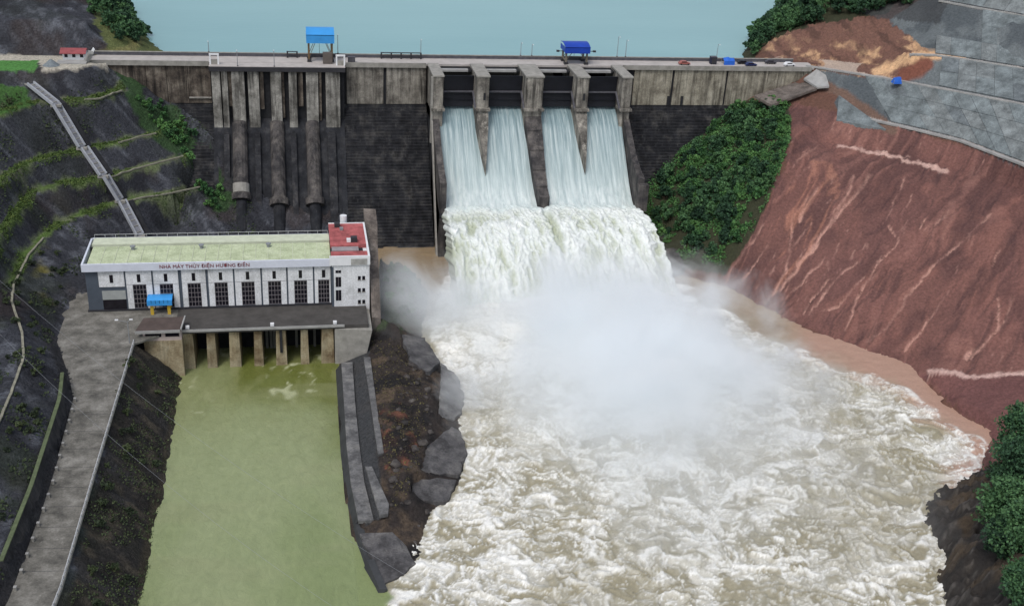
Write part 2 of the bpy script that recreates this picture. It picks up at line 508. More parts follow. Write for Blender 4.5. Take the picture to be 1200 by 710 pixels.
flat_zone = inpoly(lx, ly, [(p[0], p[1]) for p in roadL]+[(170, 345), (212, 400), (160, 400)]+[(p[0]+6, p[1]) for p in roadR[::-1]])
bdl = np.full(LX.shape, 1e9)
for bl in (bA, bB, bC, bD): bdl = np.minimum(bdl, segdist(LX, LY, [(p[0], p[1]) for p in offset(bl, 1.1)]))
rough_amp = np.where(flat_zone, 0, .15+1.3*smooth(1.4, 3.5, bdl)*(.25+.75*steep))
rough_amp *= np.where((LZ < WAT+.5), .5, 1)
rough_amp = np.where(inpoly(lx, ly, [(-90, 86), (100, 81), (125, 75), (125, 62), (-90, 62)]) & (LZ < 64), .05, rough_amp)
LZn = LZ + rough_amp*((n2-.5)*1.1 + (fbm(LX*.5, LY*.5, 21, 3)-.5)*.9)
FL = Field(LX, LY, LZn)
jx = lx + (fbm(LX*.3, LY*.3, 31, 3)-.5)*14; jy = ly + (fbm(LX*.3, LY*.3, 33, 3)-.5)*10
col = np.zeros(LX.shape+(3,)) + np.array(C(60, 62, 68))
col = lerp(col, C(96, 99, 106), smooth(.52, .76, fbm(LX*.7+LZ*.6, LY*.3, 41, 5)))
col = lerp(col, C(40, 41, 46), smooth(.48, .68, n1)*.85)
col = lerp(col, C(62, 54, 52), smooth(.55, .75, fbm(LX*.08, LY*.08, 44, 4))*.6)
# bench moss and grass: a narrow ragged fringe
for bl, w in ((bA, .9), (bB, 1.0), (bC, .9), (bD, 1.0)):
    d = segdist(LX, LY, [(p[0], p[1]) for p in offset(bl, .8)])
    dd = d + (fbm(LX*.4, LY*.4, 51, 3)-.5)*2.6
    fade = smooth(.30, .5, fbm(LX*.06, LY*.06, 58, 2)+.10)*(.35+.65*smooth(-112, -140, LX))
    col = lerp(col, C(112, 116, 92), smooth(1.9, 1.1, dd)*.8)
    col = lerp(col, C(84, 106, 54), smooth(1.8, .7, dd)*w*fade)
d = segdist(lx, ly, [(60, 300), (48, 330), (60, 345)])
col = lerp(col, C(146, 138, 56), smooth(16, 4, d)*.55*smooth(.4, .6, n1))
grass = inpoly(jx, jy, [(-90, 92), (0, 98), (36, 106), (42, 122), (0, 134), (-90, 150)])
col = lerp(col, C(66, 104, 46), grass*.85)
scrub = smooth(.48, .64, fbm(LX*.09, LY*.09, 61, 4))
col = lerp(col, C(46, 54, 42), scrub*(.2+.4*smooth(-20, -120, LY)))
ab = inpoly(jx, jy, [(128, 74), (150, 78), (178, 120), (205, 128), (250, 190), (275, 240), (255, 250), (215, 185), (175, 158), (150, 110)])
col = lerp(col, C(50, 74, 42), ab*.85)
bank = inpoly(jx, jy, [(156, 400), (215, 436), (190, 580), (165, 720), (75, 720), (112, 560)])
col = lerp(col, C(44, 41, 38), bank*.8)
col = lerp(col, C(84, 78, 68), bank*smooth(.56, .7, fbm(LX*.4, LY*.4, 71, 4))*.7)
wallz = (segdist(LX, LY, [(p[0], p[1]) for p in offset(wall_top, -1.2)]) < 1.7) & (LY < -112)
col = lerp(col, C(52, 52, 54), wallz*.9)
lawn = inpoly(lx, ly, [(-90, 72), (46, 71), (42, 82), (-90, 86)]) & (LZ > 60)
toproad = inpoly(lx, ly, [(-90, 64), (50, 65.5), (130, 66), (130, 75), (104, 78), (84, 81), (50, 81), (44, 72), (-90, 73)]) & (LZ > 60) & (LZ < 62.2)
col = lerp(col, C(186, 180, 166), toproad*.9)
col = lerp(col, C(80, 130, 66), lawn*1.0)
hillt = inpoly(jx, jy, [(100, -40), (110, 20), (125, 62), (150, 66), (260, 70), (260, -60)])
col = lerp(col, C(96, 104, 62), hillt*.9)
col = lerp(col, C(120, 116, 76), smooth(9, 3, segdist(lx, ly, [(160, 49), (152, 60), (118, 66)]))*.8)
col = lerp(col, C(70, 64, 52), (LZ < WAT+1.2)*.6)
GL = M_attr('left_hillside_ground', .92, (.45, 1.6), 1.5, 1.0, .9, 1.1)
hill_left = grid_mesh('left_hillside', LX, LY, LZn, GL, col)

# ---- right hillside
Rr = []
R1_px = [(1100, 2), (1148, 11), (1200, 20), (1290, 42)]
R2_px = [(1066, 65), (1097, 66), (1139, 72), (1200, 82), (1290, 102)]
R3_px = [(944, 78), (956, 80), (1013, 89), (1055, 96), (1097, 104), (1200, 124), (1290, 148)]
R4_px = [(1002, 137), (1041, 146), (1069, 152), (1125, 166), (1196, 193), (1290, 236)]
RB_px = [(960, 168), (984, 172), (1041, 180), (1114, 197), (1200, 226), (1290, 262)]
z1, z2, z4, zb = 84, 70, 50, 43
z3 = [61, 61, 61.3, 61.8, 62.2, 63, 63.5]
b1 = bench(Rr, R1_px, z1, 2.5); b2 = bench(Rr, R2_px, z2, 2.5); b3 = bench(Rr, R3_px, z3, 3.0)
b4 = bench(Rr, R4_px, z4, 2.6); bb = bench(Rr, RB_px, zb, 2.2)
wl_px = [(770, 306), (790, 322), (850, 336), (900, 365), (950, 390), (1000, 405), (1060, 425), (1085, 450), (1130, 490), (1160, 505), (1152, 530), (1138, 556), (1090, 580), (1078, 592), (1083, 615), (1108, 655), (1100, 680), (1104, 712), (1110, 800)]
wl = zline(wl_px, WAT-.2); Rr.append(wl)
Rr.append(offset(wl, -5)-np.array([0, 0, 3.5])); Rr.append(offset(wl, -12)-np.array([0, 0, 5]))
# foreground outcrop and ledge at the foot of the red slope
Rr.append(zline([(1150, 560), (1125, 590), (1128, 640), (1140, 712), (1150, 800)], [9, 12, 13, 13, 13]))
Rr.append(zline([(1196, 545), (1185, 590), (1190, 640), (1215, 740)], [13, 19, 23, 25]))
Rr.append(zline([(1090, 436), (1130, 440), (1200, 438), (1280, 440)], [9.5, 11, 12.5, 14]))
Rr.append(zline([(1110, 462), (1165, 486), (1240, 480)], [8.5, 9.5, 12]))
# abutment under the trees
Rr.append([(113, -.5, 58.6), (103, -1.5, 53.8), (93, -2, 48.8), (84, -4, 44), (72, -12, 36), (62, -18, 29), (52, -25, 19), (44, -33, 9), (39, -40, 4)])
Rr.append(zline([(884, 113), (943, 94), (958, 104), (904, 124), (884, 113)], [50.4, 54.9, 55.4, 49.8, 50.4]))
Rr.append(zline([(940, 135), (925, 172), (900, 230), (872, 285), (852, 322)], [50.5, 44, 32, 18, 8]))
Rr.append([(110, 8, 60.3), (116, 1, 60.6)])
# cut behind the crest and wooded spur
yl = lambda pts, Ys: [PY(x, y, Y) for (x, y), Y in zip(pts, Ys)]
Rr.append([(100, 14, 61.2), (112, 13, 61.2), (126, 9, 61.6), (138, 0, 62.2)])
Rr.append(yl([(900, 50), (950, 34), (1010, 24), (1050, 30)], [26, 27, 25, 18]))
Rr.append(yl([(1040, 60), (1062, 46), (1085, 40)], [2, 6, 6]))
Rr.append(yl([(960, 4), (1030, -14), (1090, -25)], [48, 50, 46]))
shr = zline([(930, -30), (912, 10), (880, 45), (866, 64)], RES-.5); Rr.append(shr); Rr.append(offset(shr, -10)-np.array([0, 0, 8]))
top2 = offset(b1, 15.0)+np.array([0, 0, 12.0]); Rr.append(top2)
Rr.append([(262, 60, 128), (262, -60, 120)]); Rr.append([(170, 140, 118), (230, 120, 140)])
Rr.append([(235, -150, 66), (240, -240, 60)]); Rr.append([(150, -190, 30), (170, -250, 34)])
RX, RY, RZ = solve(28, 262, -275, 150, 0.6, Rr, 40)
rx, ry = pxcoords(RX, RY, RZ)
gy_, gx_ = np.gradient(RZ, .6); slope = np.hypot(gx_, gy_)
shot = inpoly(rx, ry, [(1040, 96), (955, 81), (1000, 137), (1069, 152), (1125, 166), (1196, 193), (1300, 240), (1300, -40), (1100, -40), (1085, -5), (1040, 25), (1060, 62), (1090, 66)])
shot |= inpoly(rx, ry, [(978, 118), (985, 112), (1040, 152), (985, 142)])
n1 = fbm(RX*.1, RY*.1, 103, 5); n2 = ridged(RX*.3+RZ*.2, RY*.3, 109, 3)
outc = inpoly(rx, ry, [(1070, 600), (1085, 575), (1140, 555), (1160, 548), (1230, 540), (1400, 900), (1050, 900)])
# eroded rills on the red slope, running downhill
Z6 = lambda l: [(820+a/2.09, 100+b/2.09) for a, b in l]
rills = [(Z6(l), w) for l, w in (
    ([(380, 220), (330, 330), (270, 400), (215, 480), (170, 520)], 4), ([(420, 220), (350, 300), (290, 380), (240, 440)], 4.5),
    ([(270, 270), (225, 330), (215, 450), (190, 500)], 3), ([(160, 335), (120, 390), (85, 440), (65, 480)], 2.2),
    ([(165, 390), (130, 440), (105, 475)], 2), ([(500, 230), (460, 330), (490, 380), (430, 440), (400, 500), (355, 595)], 2.2),
    ([(390, 430), (330, 480), (270, 560)], 2.5), ([(320, 470), (275, 520), (255, 560)], 2.5), ([(300, 430), (240, 490), (200, 540)], 2.5),
    ([(715, 315), (620, 400), (520, 500), (460, 590), (410, 625)], 2.6), ([(610, 500), (550, 590), (505, 650)], 2.4),
    ([(770, 520), (745, 580), (690, 640), (660, 668)], 2.6), ([(730, 520), (730, 590), (700, 635)], 2.4), ([(690, 640), (650, 665)], 6),
    ([(290, 250), (245, 330)], 5), ([(330, 220), (320, 240)], 3), ([(520, 270), (505, 300)], 1.5), ([(605, 310), (580, 345)], 2.5),
    ([(560, 320), (540, 350)], 1.5), ([(740, 400), (720, 440)], 2), ([(400, 470), (340, 540), (300, 555)], 2))]
wx = rx + (fbm(RX*.25, RY*.25, 120, 4)-.5)*7; wy = ry + (fbm(RX*.25, RY*.25, 124, 4)-.5)*7
rill = np.zeros(RX.shape)
for pl, w in rills:
    tl = np.clip((wy-pl[0][1])/(pl[-1][1]-pl[0][1]+1e-6), 0, 1)
    rill = np.maximum(rill, smooth(w*.62, w*.08, segdist(wx, wy, pl))*(.55+.45*smooth(0, .4, tl)))
# fine fall-line rilling: noise stretched along the slope (downhill is -x-y here)
_g = np.stack([gx_[red_zone := inpoly(rx, ry, [(960, 200), (1180, 240), (1150, 420), (920, 340)])].mean(keepdims=True), gy_[red_zone].mean(keepdims=True)]).ravel(); _g /= np.linalg.norm(_g)
down = RX*_g[0]+RY*_g[1]; across = -RX*_g[1]+RY*_g[0]
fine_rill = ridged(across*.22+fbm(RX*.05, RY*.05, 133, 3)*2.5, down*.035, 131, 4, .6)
rill *= .35+.9*smooth(.25, .6, ridged(across*.5+fbm(RX*.1, RY*.1, 136, 2)*2, down*.05, 137, 3))
red = inpoly(rx+(n1-.5)*20, ry+(n1-.5)*16, [(932, 120), (1000, 138), (1069, 153), (1125, 167), (1196, 194), (1300, 241), (1300, 500), (1180, 560), (1140, 560), (1160, 505), (1085, 450), (1000, 407), (900, 366), (845, 330), (870, 285), (905, 230), (928, 170), (918, 140)])
cutz0 = inpoly(rx, ry, [(880, 72), (900, 45), (960, 25), (1030, 18), (1062, 40), (1090, 62), (1060, 80), (1013, 80), (956, 74)]) & (RZ > 62)
amp = np.where(shot, .12, np.where(outc, 2.2, np.where(red, .5, .8)))
amp = np.where(cutz0, 2.0, amp)
amp = np.where(slope < .12, .12, amp)
RZn = RZ + amp*((n2-.5)*.9+(fbm(RX*.5, RY*.5, 121, 3)-.5)*.8) - red*(rill*.5+(1-fine_rill)*1.3+(1-ridged(across*.45+fbm(RX*.08, RY*.08, 171, 3)*2.5, down*.05, 173, 3, .6))*.6-1.0)
RZn = np.where(outc & (RZ > 6.5), RZn+((ridged(RX*.12, RY*.12, 150, 3)-.45)*4.0+(ridged(RX*.42+3, RY*.42, 152, 4, .6)-.45)*2.6)*smooth(6.5, 9, RZ), RZn)
FR = Field(RX, RY, RZn)
col = np.zeros(RX.shape+(3,)) + np.array(C(96, 70, 60))
col = lerp(col, C(122, 86, 78), red*1.0)
col = lerp(col, C(97, 69, 65), red*smooth(.42, .65, n1)*.9)
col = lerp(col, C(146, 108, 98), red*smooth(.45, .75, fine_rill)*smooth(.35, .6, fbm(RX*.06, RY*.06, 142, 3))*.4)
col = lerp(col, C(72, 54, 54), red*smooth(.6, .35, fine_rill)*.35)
col = lerp(col, C(118, 84, 78), red*smooth(.52, .7, fbm(RX*.05, RY*.05, 141, 3))*.4)
col = lerp(col, C(186, 146, 132), red*np.clip(rill, 0, 1)*.75)
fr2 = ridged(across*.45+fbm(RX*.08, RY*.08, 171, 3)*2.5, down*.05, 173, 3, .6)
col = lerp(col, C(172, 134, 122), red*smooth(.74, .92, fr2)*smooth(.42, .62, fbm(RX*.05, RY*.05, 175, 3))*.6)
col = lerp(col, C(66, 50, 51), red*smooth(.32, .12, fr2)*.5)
orange = inpoly(wx, wy, [(905, 250), (950, 190), (975, 190), (985, 220), (960, 275), (940, 330), (925, 345), (900, 330)])
col = lerp(col, C(176, 124, 100), orange*red*smooth(.4, .65, fine_rill)*.3)
d = segdist(wx, wy, [(984, 172), (1048, 183), (1110, 199)])
col = lerp(col, C(196, 164, 152), smooth(3.2, .8, d+(fbm(RX*.5, RY*.5, 177, 3)-.5)*4)*smooth(.3, .5, n1+.1)*.85)
col = lerp(col, C(98, 104, 106), shot*1.0)
col = lerp(col, C(72, 78, 82), shot*smooth(.45, .65, fbm(RX*.12, RY*.12, 147, 4))*.8)
col = lerp(col, C(104, 84, 74), smooth(7, 4, segdist(wx, wy, [(948, 96), (985, 108), (1045, 152)])))
cutz = inpoly(wx, wy, [(875, 76), (900, 45), (960, 25), (1030, 18), (1062, 40), (1098, 66), (1060, 96), (1013, 89), (956, 80)]) & (RZ > 60.8)
col = lerp(col, C(108, 80, 70), cutz*1.0)
col = lerp(col, C(186, 152, 118), cutz*smooth(.5, .72, fbm(RX*.2, RZ*.25+RY*.1, 144, 5, .6))*.85*smooth(36, 58, ry+(n1-.5)*50))
col = lerp(col, C(74, 56, 50), cutz*smooth(.5, .7, fbm(RX*.3, RZ*.4, 149, 4))*.7)
col = lerp(col, C(196, 160, 124), smooth(8, 3, segdist(wx, wy, [(1028, 85), (1055, 72), (1078, 64), (1125, 66)])))
col = lerp(col, C(112, 72, 60), smooth(12, 6, segdist(wx, wy, [(1062, 88), (1085, 76)])))
dirtroad = (slope < .14) & (RZ > 60) & (RZ < 63) & (RX < 135)
col = lerp(col, C(176, 160, 146), dirtroad*.85)
for bl, w in ((b1, 1.), (b2, 1.), (b3, 1.0), (b4, 1.)):
    d = segdist(RX, RY, [(p[0], p[1]) for p in offset(bl, 1.2)])
    col = lerp(col, C(170, 162, 156), smooth(1.5, .7, d+(fbm(RX*.4, RY*.4, 151, 3)-.5)*.8)*w*smooth(.75, .4, slope))
wood = inpoly(wx, wy, [(735, 110), (885, 118), (925, 122), (925, 172), (885, 270), (850, 322), (770, 310), (740, 240)])
col = lerp(col, C(46, 54, 38), wood*.9)
spur = inpoly(wx, wy, [(840, 80), (875, 76), (905, 45), (960, 27), (1040, 15), (1100, -60), (840, -60)])
col = lerp(col, C(44, 52, 36), spur*.9)
brk = inpoly(wx, wy, [(1000, 15), (1080, -10), (1110, 5), (1100, 30), (1060, 25)])
col = lerp(col, C(62, 64, 66), brk*.8)
col = lerp(col, C(52, 49, 47), outc*1.0)
col = lerp(col, C(98, 94, 90), outc*smooth(.55, .75, ridged(RX*.42+3, RY*.42, 152, 4, .6))*.7)
col = lerp(col, C(84, 72, 58), outc*smooth(.55, .7, fbm(RX*.15, RY*.15, 163, 4))*.6)
foot = inpoly(wx, wy, [(1080, 440), (1300, 436), (1300, 530), (1180, 540), (1160, 505), (1130, 490)])
col = lerp(col, C(104, 72, 70), foot*.8)
d = segdist(wx, wy, [(1090, 436), (1130, 441), (1200, 437)])
col = lerp(col, C(200, 170, 160), smooth(3.5, 1.2, d)*.8)
GR = M_attr('right_hillside_ground', .92, (.66, 1.32), 1.3, .8, .5, .8)
hill_right = grid_mesh('right_hillside', RX, RY, RZn, GR, col)

# shotcrete panels laid on the right-hand slopes, each its own slab
def M_shot(i):
    base = [C(108, 116, 118), C(114, 120, 121), C(102, 109, 112), C(120, 124, 122)][i]
    return M_concrete('shotcrete_%d' % i, base, tuple(x*.6 for x in base), tuple(min(1, x*1.5) for x in base), .45, .46, .68)
def resample(pl, ts):
    pl = np.array(pl); d = np.concatenate([[0], np.cumsum(np.hypot(*(pl[1:, :2]-pl[:-1, :2]).T))]); d /= d[-1]
    return np.stack([np.interp(ts, d, pl[:, k]) for k in range(3)], 1)
def panel_tier(lo, hi, rows, n, skip=lambda a, b: False):
    lo = np.array(lo); hi = np.array(hi)
    ts = np.linspace(0, 1, n+1)
    a = resample(lo, ts); b = resample(hi, ts)
    for r in range(rows):
        for k in range(n):
            t0, t1 = r/rows, (r+1)/rows
            if skip((k+.5)/n, (r+.5)/rows): continue
            c = [a[k]*(1-t0)+b[k]*t0, a[k+1]*(1-t0)+b[k+1]*t0, a[k+1]*(1-t1)+b[k+1]*t1, a[k]*(1-t1)+b[k]*t1]
            c = [np.array([p[0], p[1], p[2]]) for p in c]
            nr = np.cross(c[1]-c[0], c[3]-c[0]); nr /= np.linalg.norm(nr)
            if nr[2] < 0: nr = -nr
            cen = sum(c)/4
            sh = .986
            lift = .35+random.random()*.06
            q = [cen+(p-cen)*sh for p in c]
            mb = MB(); mb.hexa([p-nr*.3 for p in q]+[p+nr*lift for p in q])
            mb.build('shotcrete_panel', M_shot(random.choice((0, 0, 0, 1, 1, 2))), hill_right)
inner = lambda b, w, dz: np.array([[p[0], p[1], p[2]+dz] for p in offset(b, w)])
panel_tier(inner(b4, 2.8, .3)[1:], b3[2:], 3, 13)
panel_tier(inner(b3, 3.2, .3)[3:], b2, 2, 11, lambda u, v: u < .14)
panel_tier(inner(b2, 2.7, .3)[1:], b1, 3, 11, lambda u, v: u < .28 and v > .2)
panel_tier(inner(b1, 2.7, .3), top2, 2, 8)
mb = MB()
tri = [hit(FR, *q) for q in ((980, 142), (983, 113), (1038, 153))]
if (tri[1][0]-tri[0][0])*(tri[2][1]-tri[0][1])-(tri[1][1]-tri[0][1])*(tri[2][0]-tri[0][0]) < 0: tri = tri[::-1]
mb.prism_z([(p[0], p[1]) for p in tri], [p[2]-4 for p in tri], [p[2]+.4 for p in tri])
mb.build('shotcrete_panel', M_shot(0), hill_right)
# light concrete edge beams on the benches
for bl in (b1, b2, b3, b4):
    pts = dens(bl, 3.0); mb = MB()
    for p, q in zip(pts[:-1], pts[1:]):
        mb.beam(p+np.array([0, 0, .25]), q+np.array([0, 0, .25]), 1.3 if bl is b4 else .8, .6)
    mb.build('bench_edge_beam', SLABL, hill_right)

# ---- island between tailrace and river
I = []
zi = 9.0
out_l = zline([(452, 250), (440, 300), (447, 345), (415, 395), (396, 420), (396, 500), (400, 560), (412, 630), (440, 675), (455, 690)], WAT-.2)
out_r = zline([(455, 690), (492, 660), (505, 600), (535, 580), (548, 545), (540, 500), (545, 465), (520, 430), (495, 398), (505, 345), (470, 300), (456, 268)], WAT-.2)
I.append(out_l); I.append(out_r)
I.append(offset(out_l, -3)-np.array([0, 0, 4])); I.append(offset(out_r, -3)-np.array([0, 0, 4])); I.append(offset(out_l, -6)-np.array([0, 0, 8])); I.append(offset(out_r, -6)-np.array([0, 0, 8]))
I.append([(-22, -222, -3), (-22, -60, -3)]); I.append([(-75, -222, -3), (-22, -222, -3)]); I.append([(-75, -222, -3), (-75, -120, -3)])
I.append(zline([(405, 430), (406, 500), (412, 560), (428, 612)], 9)); I.append(zline([(415, 430), (418, 500), (424, 560), (440, 610)], 9))
I.append(zline([(428, 421), (440, 500), (448, 530)], 11.2)); I.append(zline([(432, 547), (455, 600)], 10.5)); I.append(zline([(455, 420), (462, 480), (478, 560), (488, 590)], [13, 13, 11.5, 9.5]))
I.append(zline([(490, 420), (505, 470), (500, 520)], [12, 12, 10.5])); I.append(zline([(445, 640), (470, 650)], 8))
I.append(zline([(440, 372), (470, 385)], 15)); I.append(zline([(446, 300), (450, 345)], [13, 15]))
IX, IY, IZ = solve(-75, -22, -222, -20, 0.6, I, -3)
ix, iy = pxcoords(IX, IY, IZ)
IZn = np.where(IZ > 6.2, IZ + (ridged(IX*.3, IY*.3, 203, 4)-.45)*1.8*smooth(6.2, 9, IZ), IZ)
isl = inpoly(ix, iy, [(400, 400), (432, 405), (450, 605), (430, 615), (404, 560)])
IZn = np.where(isl, IZ-.25, IZn)
col = np.zeros(IX.shape+(3,)) + np.array(C(52, 47, 45))
col = lerp(col, C(88, 76, 64), smooth(.5, .7, fbm(IX*.2, IY*.2, 207, 4))*.8)
col = lerp(col, C(120, 76, 60), inpoly(ix, iy, [(440, 480), (470, 470), (490, 520), (470, 560), (450, 550)])*smooth(.4, .6, fbm(IX*.3, IY*.3, 209, 3))*.8)
col = lerp(col, C(34, 33, 34), smooth(.55, .7, fbm(IX*.15, IY*.15, 213, 3))*.9)
col = lerp(col, C(62, 64, 66), isl*.9)
col = lerp(col, C(60, 72, 50), inpoly(ix, iy, [(430, 240), (470, 280), (520, 350), (500, 390), (440, 385), (430, 300)])*smooth(.35, .6, fbm(IX*.3, IY*.3, 217, 3))*.9)
SLABS = [('narrow upper slab of the broken guide wall beside brown island soil', [(426, 418), (434, 418), (441, 470), (450, 530), (443, 532), (434, 470)], [11.6]*6, 1.2, 1, 'wall_slab'),
 ('short pale tilted slab lying below the narrow upper slab', [(428, 546), (436, 546), (456, 590), (455, 601), (445, 603)], [11.0]*5, 1.0, 1, 'wall_slab'),
 ('big dark end slab at the downstream tip of the guide wall', [(421, 625), (461, 622), (476, 640), (488, 660), (468, 676), (450, 684), (436, 655)], [8.2, 8.2, 7.6, 6.8, 6.6, 6.6, 7.6], 2.5, 0, 'concrete_slab'),
 ('smooth grey curved apron slab on the river side of the island', [(517, 425), (536, 440), (544, 462), (540, 482), (532, 492), (513, 488), (516, 455)], [10.5, 8.5, 7.4, 7.0, 7.4, 9.6, 10.5], 2.2, 1, 'concrete_slab'),
 ('broken grey apron slab with a dark gap above it', [(500, 522), (528, 500), (540, 505), (547, 530), (537, 556), (493, 553)], [9.2, 9.0, 8, 7.2, 7.2, 9.0], 2.0, 0, 'concrete_slab'),
 ('lowest broken apron slab washed by river foam', [(482, 566), (495, 560), (537, 562), (524, 588), (482, 585)], [8.6, 8.6, 7.0, 6.9, 8.2], 2.0, 0, 'concrete_slab'),
 ('dark sloping slab on the crown of the island near the mist', [(470, 392), (498, 396), (516, 424), (500, 436), (480, 420)], [13, 11, 10.5, 12, 13], 1.5, 0, 'concrete_slab')]
for _, pts_, zs_, th_, _m, _n in SLABS:
    P_ = np.array([PZ(x, y, q) for (x, y), q in zip(pts_, zs_)])
    msk = inpoly(IX, IY, [(p[0], p[1]) for p in P_])
    A_ = np.linalg.lstsq(np.c_[P_[:, :2], np.ones(len(P_))], P_[:, 2], rcond=None)[0]
    pl_ = IX*A_[0]+IY*A_[1]+A_[2]
    IZn = np.where(msk, np.minimum(IZn, pl_-.9), IZn)
FI = Field(IX, IY, IZn)
island = grid_mesh('river_island', IX, IY, IZn, M_attr('island_ground', .92, (.5, 1.5), 1.4, 1., .6, .9), col)

# ---- river bed sheet under everything
mb = MB(); mb.quad((-1500, -1500, -6), (1500, -1500, -6), (1500, 1, -6), (-1500, 1, -6))
tag(mb.build('ground', M_plain('far_ground', C(60, 62, 48), .95, .3, .02)), None, None, kind='structure')

# ================================================================== WATER
# reservoir
m, nt, b = new_mat('reservoir_water')
p = pos_node(nt, (.35, 1, 1))
nt.links.new(ramp(nt, noise_node(nt, p, .012, 3), [(.3, C(114, 156, 160)), (.7, C(128, 168, 170))]), b.inputs['Base Color'])
b.inputs['Roughness'].default_value = .28; b.inputs['Specular IOR Level'].default_value = .35
bump(nt, b, noise_node(nt, pos_node(nt, (.25, .6, 1)), .5, 6, .7), .35, .3)
xs = np.concatenate([np.linspace(-1500, -260, 12), np.linspace(-240, 300, 60), np.linspace(320, 1500, 12)])
ys = np.concatenate([np.linspace(6.5, 200, 40), np.linspace(220, 3500, 14)])
X, Y = np.meshgrid(xs, ys)
grid_mesh('reservoir', X, Y, np.full(X.shape, RES), m)

# river and tailrace: the same water level, rough where the spillway lands, calm in the tailrace
turb_poly = [(515, 330), (500, 380), (510, 430), (540, 470), (530, 520), (545, 560), (500, 610), (478, 668), (452, 684), (462, 700), (440, 760), (400, 900), (1200, 900), (1150, 560), (1150, 520), (1115, 500), (1070, 462), (1030, 440), (960, 425), (880, 385), (800, 340), (760, 300), (560, 280)]
BROWN, FOAM = C(148, 142, 120), C(228, 228, 223)
def water(X, Y):
    wpx, wpy = pxcoords(X, Y, np.full(X.shape, WAT))
    jx = wpx + (fbm(X*.2, Y*.2, 301, 3)-.5)*34; jy = wpy + (fbm(X*.2, Y*.2, 305, 3)-.5)*24
    T = inpoly(jx, jy, turb_poly).astype(float)
    for _ in range(8):
        P = np.pad(T, 1, mode='edge'); T = (P[:-2, 1:-1]+P[2:, 1:-1]+P[1:-1, :-2]+P[1:-1, 2:]+T)/5
    w1 = fbm(X*.11, Y*.11, 311, 3); w2 = fbm(X*.11+40, Y*.11, 315, 3)
    v1 = fbm(X*.5, Y*.5, 316, 2); v2 = fbm(X*.5+40, Y*.5, 318, 2)
    qx = X+(w1-.5)*10+(v1-.5)*2.2; qy = Y+(w2-.5)*10+(v2-.5)*2.2
    r1 = ridged(qx*.14, qy*.21, 321, 3, .5); bl_ = smooth(.38, .62, fbm(X*.035, Y*.035, 356, 3)); r2 = ridged(qx*.38, qy*.55, 327, 3, .55)*(1-bl_)+ridged(qx*.62, qy*.85, 328, 3, .55)*bl_; r3 = ridged(qx*1.0, qy*1.25, 331, 2, .5)
    hgt = (r1-.4)*1.3+(r2-.4)*.85+(r3-.4)*.28
    near = np.exp(-(np.hypot((X-5)/50, (Y+80)/46)**2))
    Zw = WAT + T*hgt + (1-T)*(fbm(X*.35, Y*.5, 341, 4)-.5)*.35*np.where(X < -60, .35, 1) + T*near*1.6*fbm(X*.12, Y*.12, 347, 3)
    mid = fbm(qx*.22, qy*.3, 353, 4, .6)
    lace = np.maximum(smooth(.50, .82, r2)*.95, smooth(.52, .85, r3)*.75*smooth(.35, .6, mid))
    lace = np.maximum(lace, smooth(.5, .8, r1)*.85*smooth(.3, .6, mid))
    patch = fbm(X*.045, Y*.045, 351, 3)
    foam = lace*(.6+.5*smooth(.3, .6, patch)) + near*.95 + .52*smooth(.35, .65, mid)*(.4+.6*smooth(.3, .6, patch))
    foam = np.clip(foam, 0, 1)*T
    col = np.zeros(X.shape+(3,)) + np.array(C(124, 136, 92))
    grn = smooth(-172, -112, Y+(fbm(X*.08, Y*.08, 361, 3)-.5)*46)
    col = lerp(col, C(94, 99, 42), grn*.85)
    col = lerp(col, C(128, 132, 88), smooth(.5, .75, fbm(X*.3, Y*.12, 367, 4))*.5*grn)
    col = lerp(col, C(150, 157, 120), smooth(.45, .75, fbm(X*.05, Y*.02, 363, 3))*.5)
    col = lerp(col, C(136, 140, 104), smooth(.5, .72, fbm(X*.03+.2*w1, Y*.12, 368, 4))*.35)
    riv = inpoly(wpx+(w1-.5)*10, wpy+(w2-.5)*10, [(425, 240), (500, 240), (800, 240), (1250, 500), (1250, 900), (300, 900), (462, 700), (450, 690), (470, 600), (450, 420), (440, 340)]).astype(float)
    col = lerp(col, BROWN, riv)
    pool = inpoly(wpx, wpy, [(430, 260), (540, 260), (540, 350), (500, 380), (430, 350)])
    col = lerp(col, C(138, 118, 92), pool*.9)
    mud = smooth(-12, 18, 30 - segdist(wpx, wpy, wl_px[1:12]) + (w1-.5)*30)
    col = lerp(col, C(172, 138, 122), mud*riv*.9*smooth(880, 960, wpx))
    col = lerp(col, C(150, 130, 106), mud*riv*.9*(1-smooth(880, 960, wpx)))
    cur = ridged(qx*.16+3, qy*.13, 371, 2)
    tf = smooth(.66, .9, cur)*smooth(-150, -112, Y)*(1-riv)*smooth(.45, .6, fbm(X*.1, Y*.1, 373, 2))
    col = lerp(col, C(200, 204, 170), tf*.7)
    col = lerp(col, FOAM, foam)
    edge = smooth(.05, .4, T)*smooth(.95, .6, T)*smooth(.4, .62, r2)
    return Zw, lerp(col, FOAM, edge*.7*riv)
m, nt, b = new_mat('river_water')
a = nt.nodes.new('ShaderNodeVertexColor'); a.layer_name = 'col'
p = pos_node(nt)
fn = ramp(nt, noise_node(nt, p, 1.7, 6, .75, 1.2), [(.3, (.76, .76, .74)), (.7, (1.18, 1.18, 1.19))])
fl = noise_node(nt, p, .5, 2)
nt.links.new(mix(nt, a.outputs[0], fn, .75, 'MULTIPLY'), b.inputs['Base Color'])
b.inputs['Roughness'].default_value = .32; b.inputs['Specular IOR Level'].default_value = .3
bump(nt, b, noise_node(nt, p, 1.2, 6, .7, .8), .35, .25)
XSP = -66.0
X, Y = np.meshgrid(np.linspace(XSP, 112, 490), np.arange(-262, -20, .36)); Zw, col = water(X, Y)
river = grid_mesh('river', X, Y, Zw, m, col)
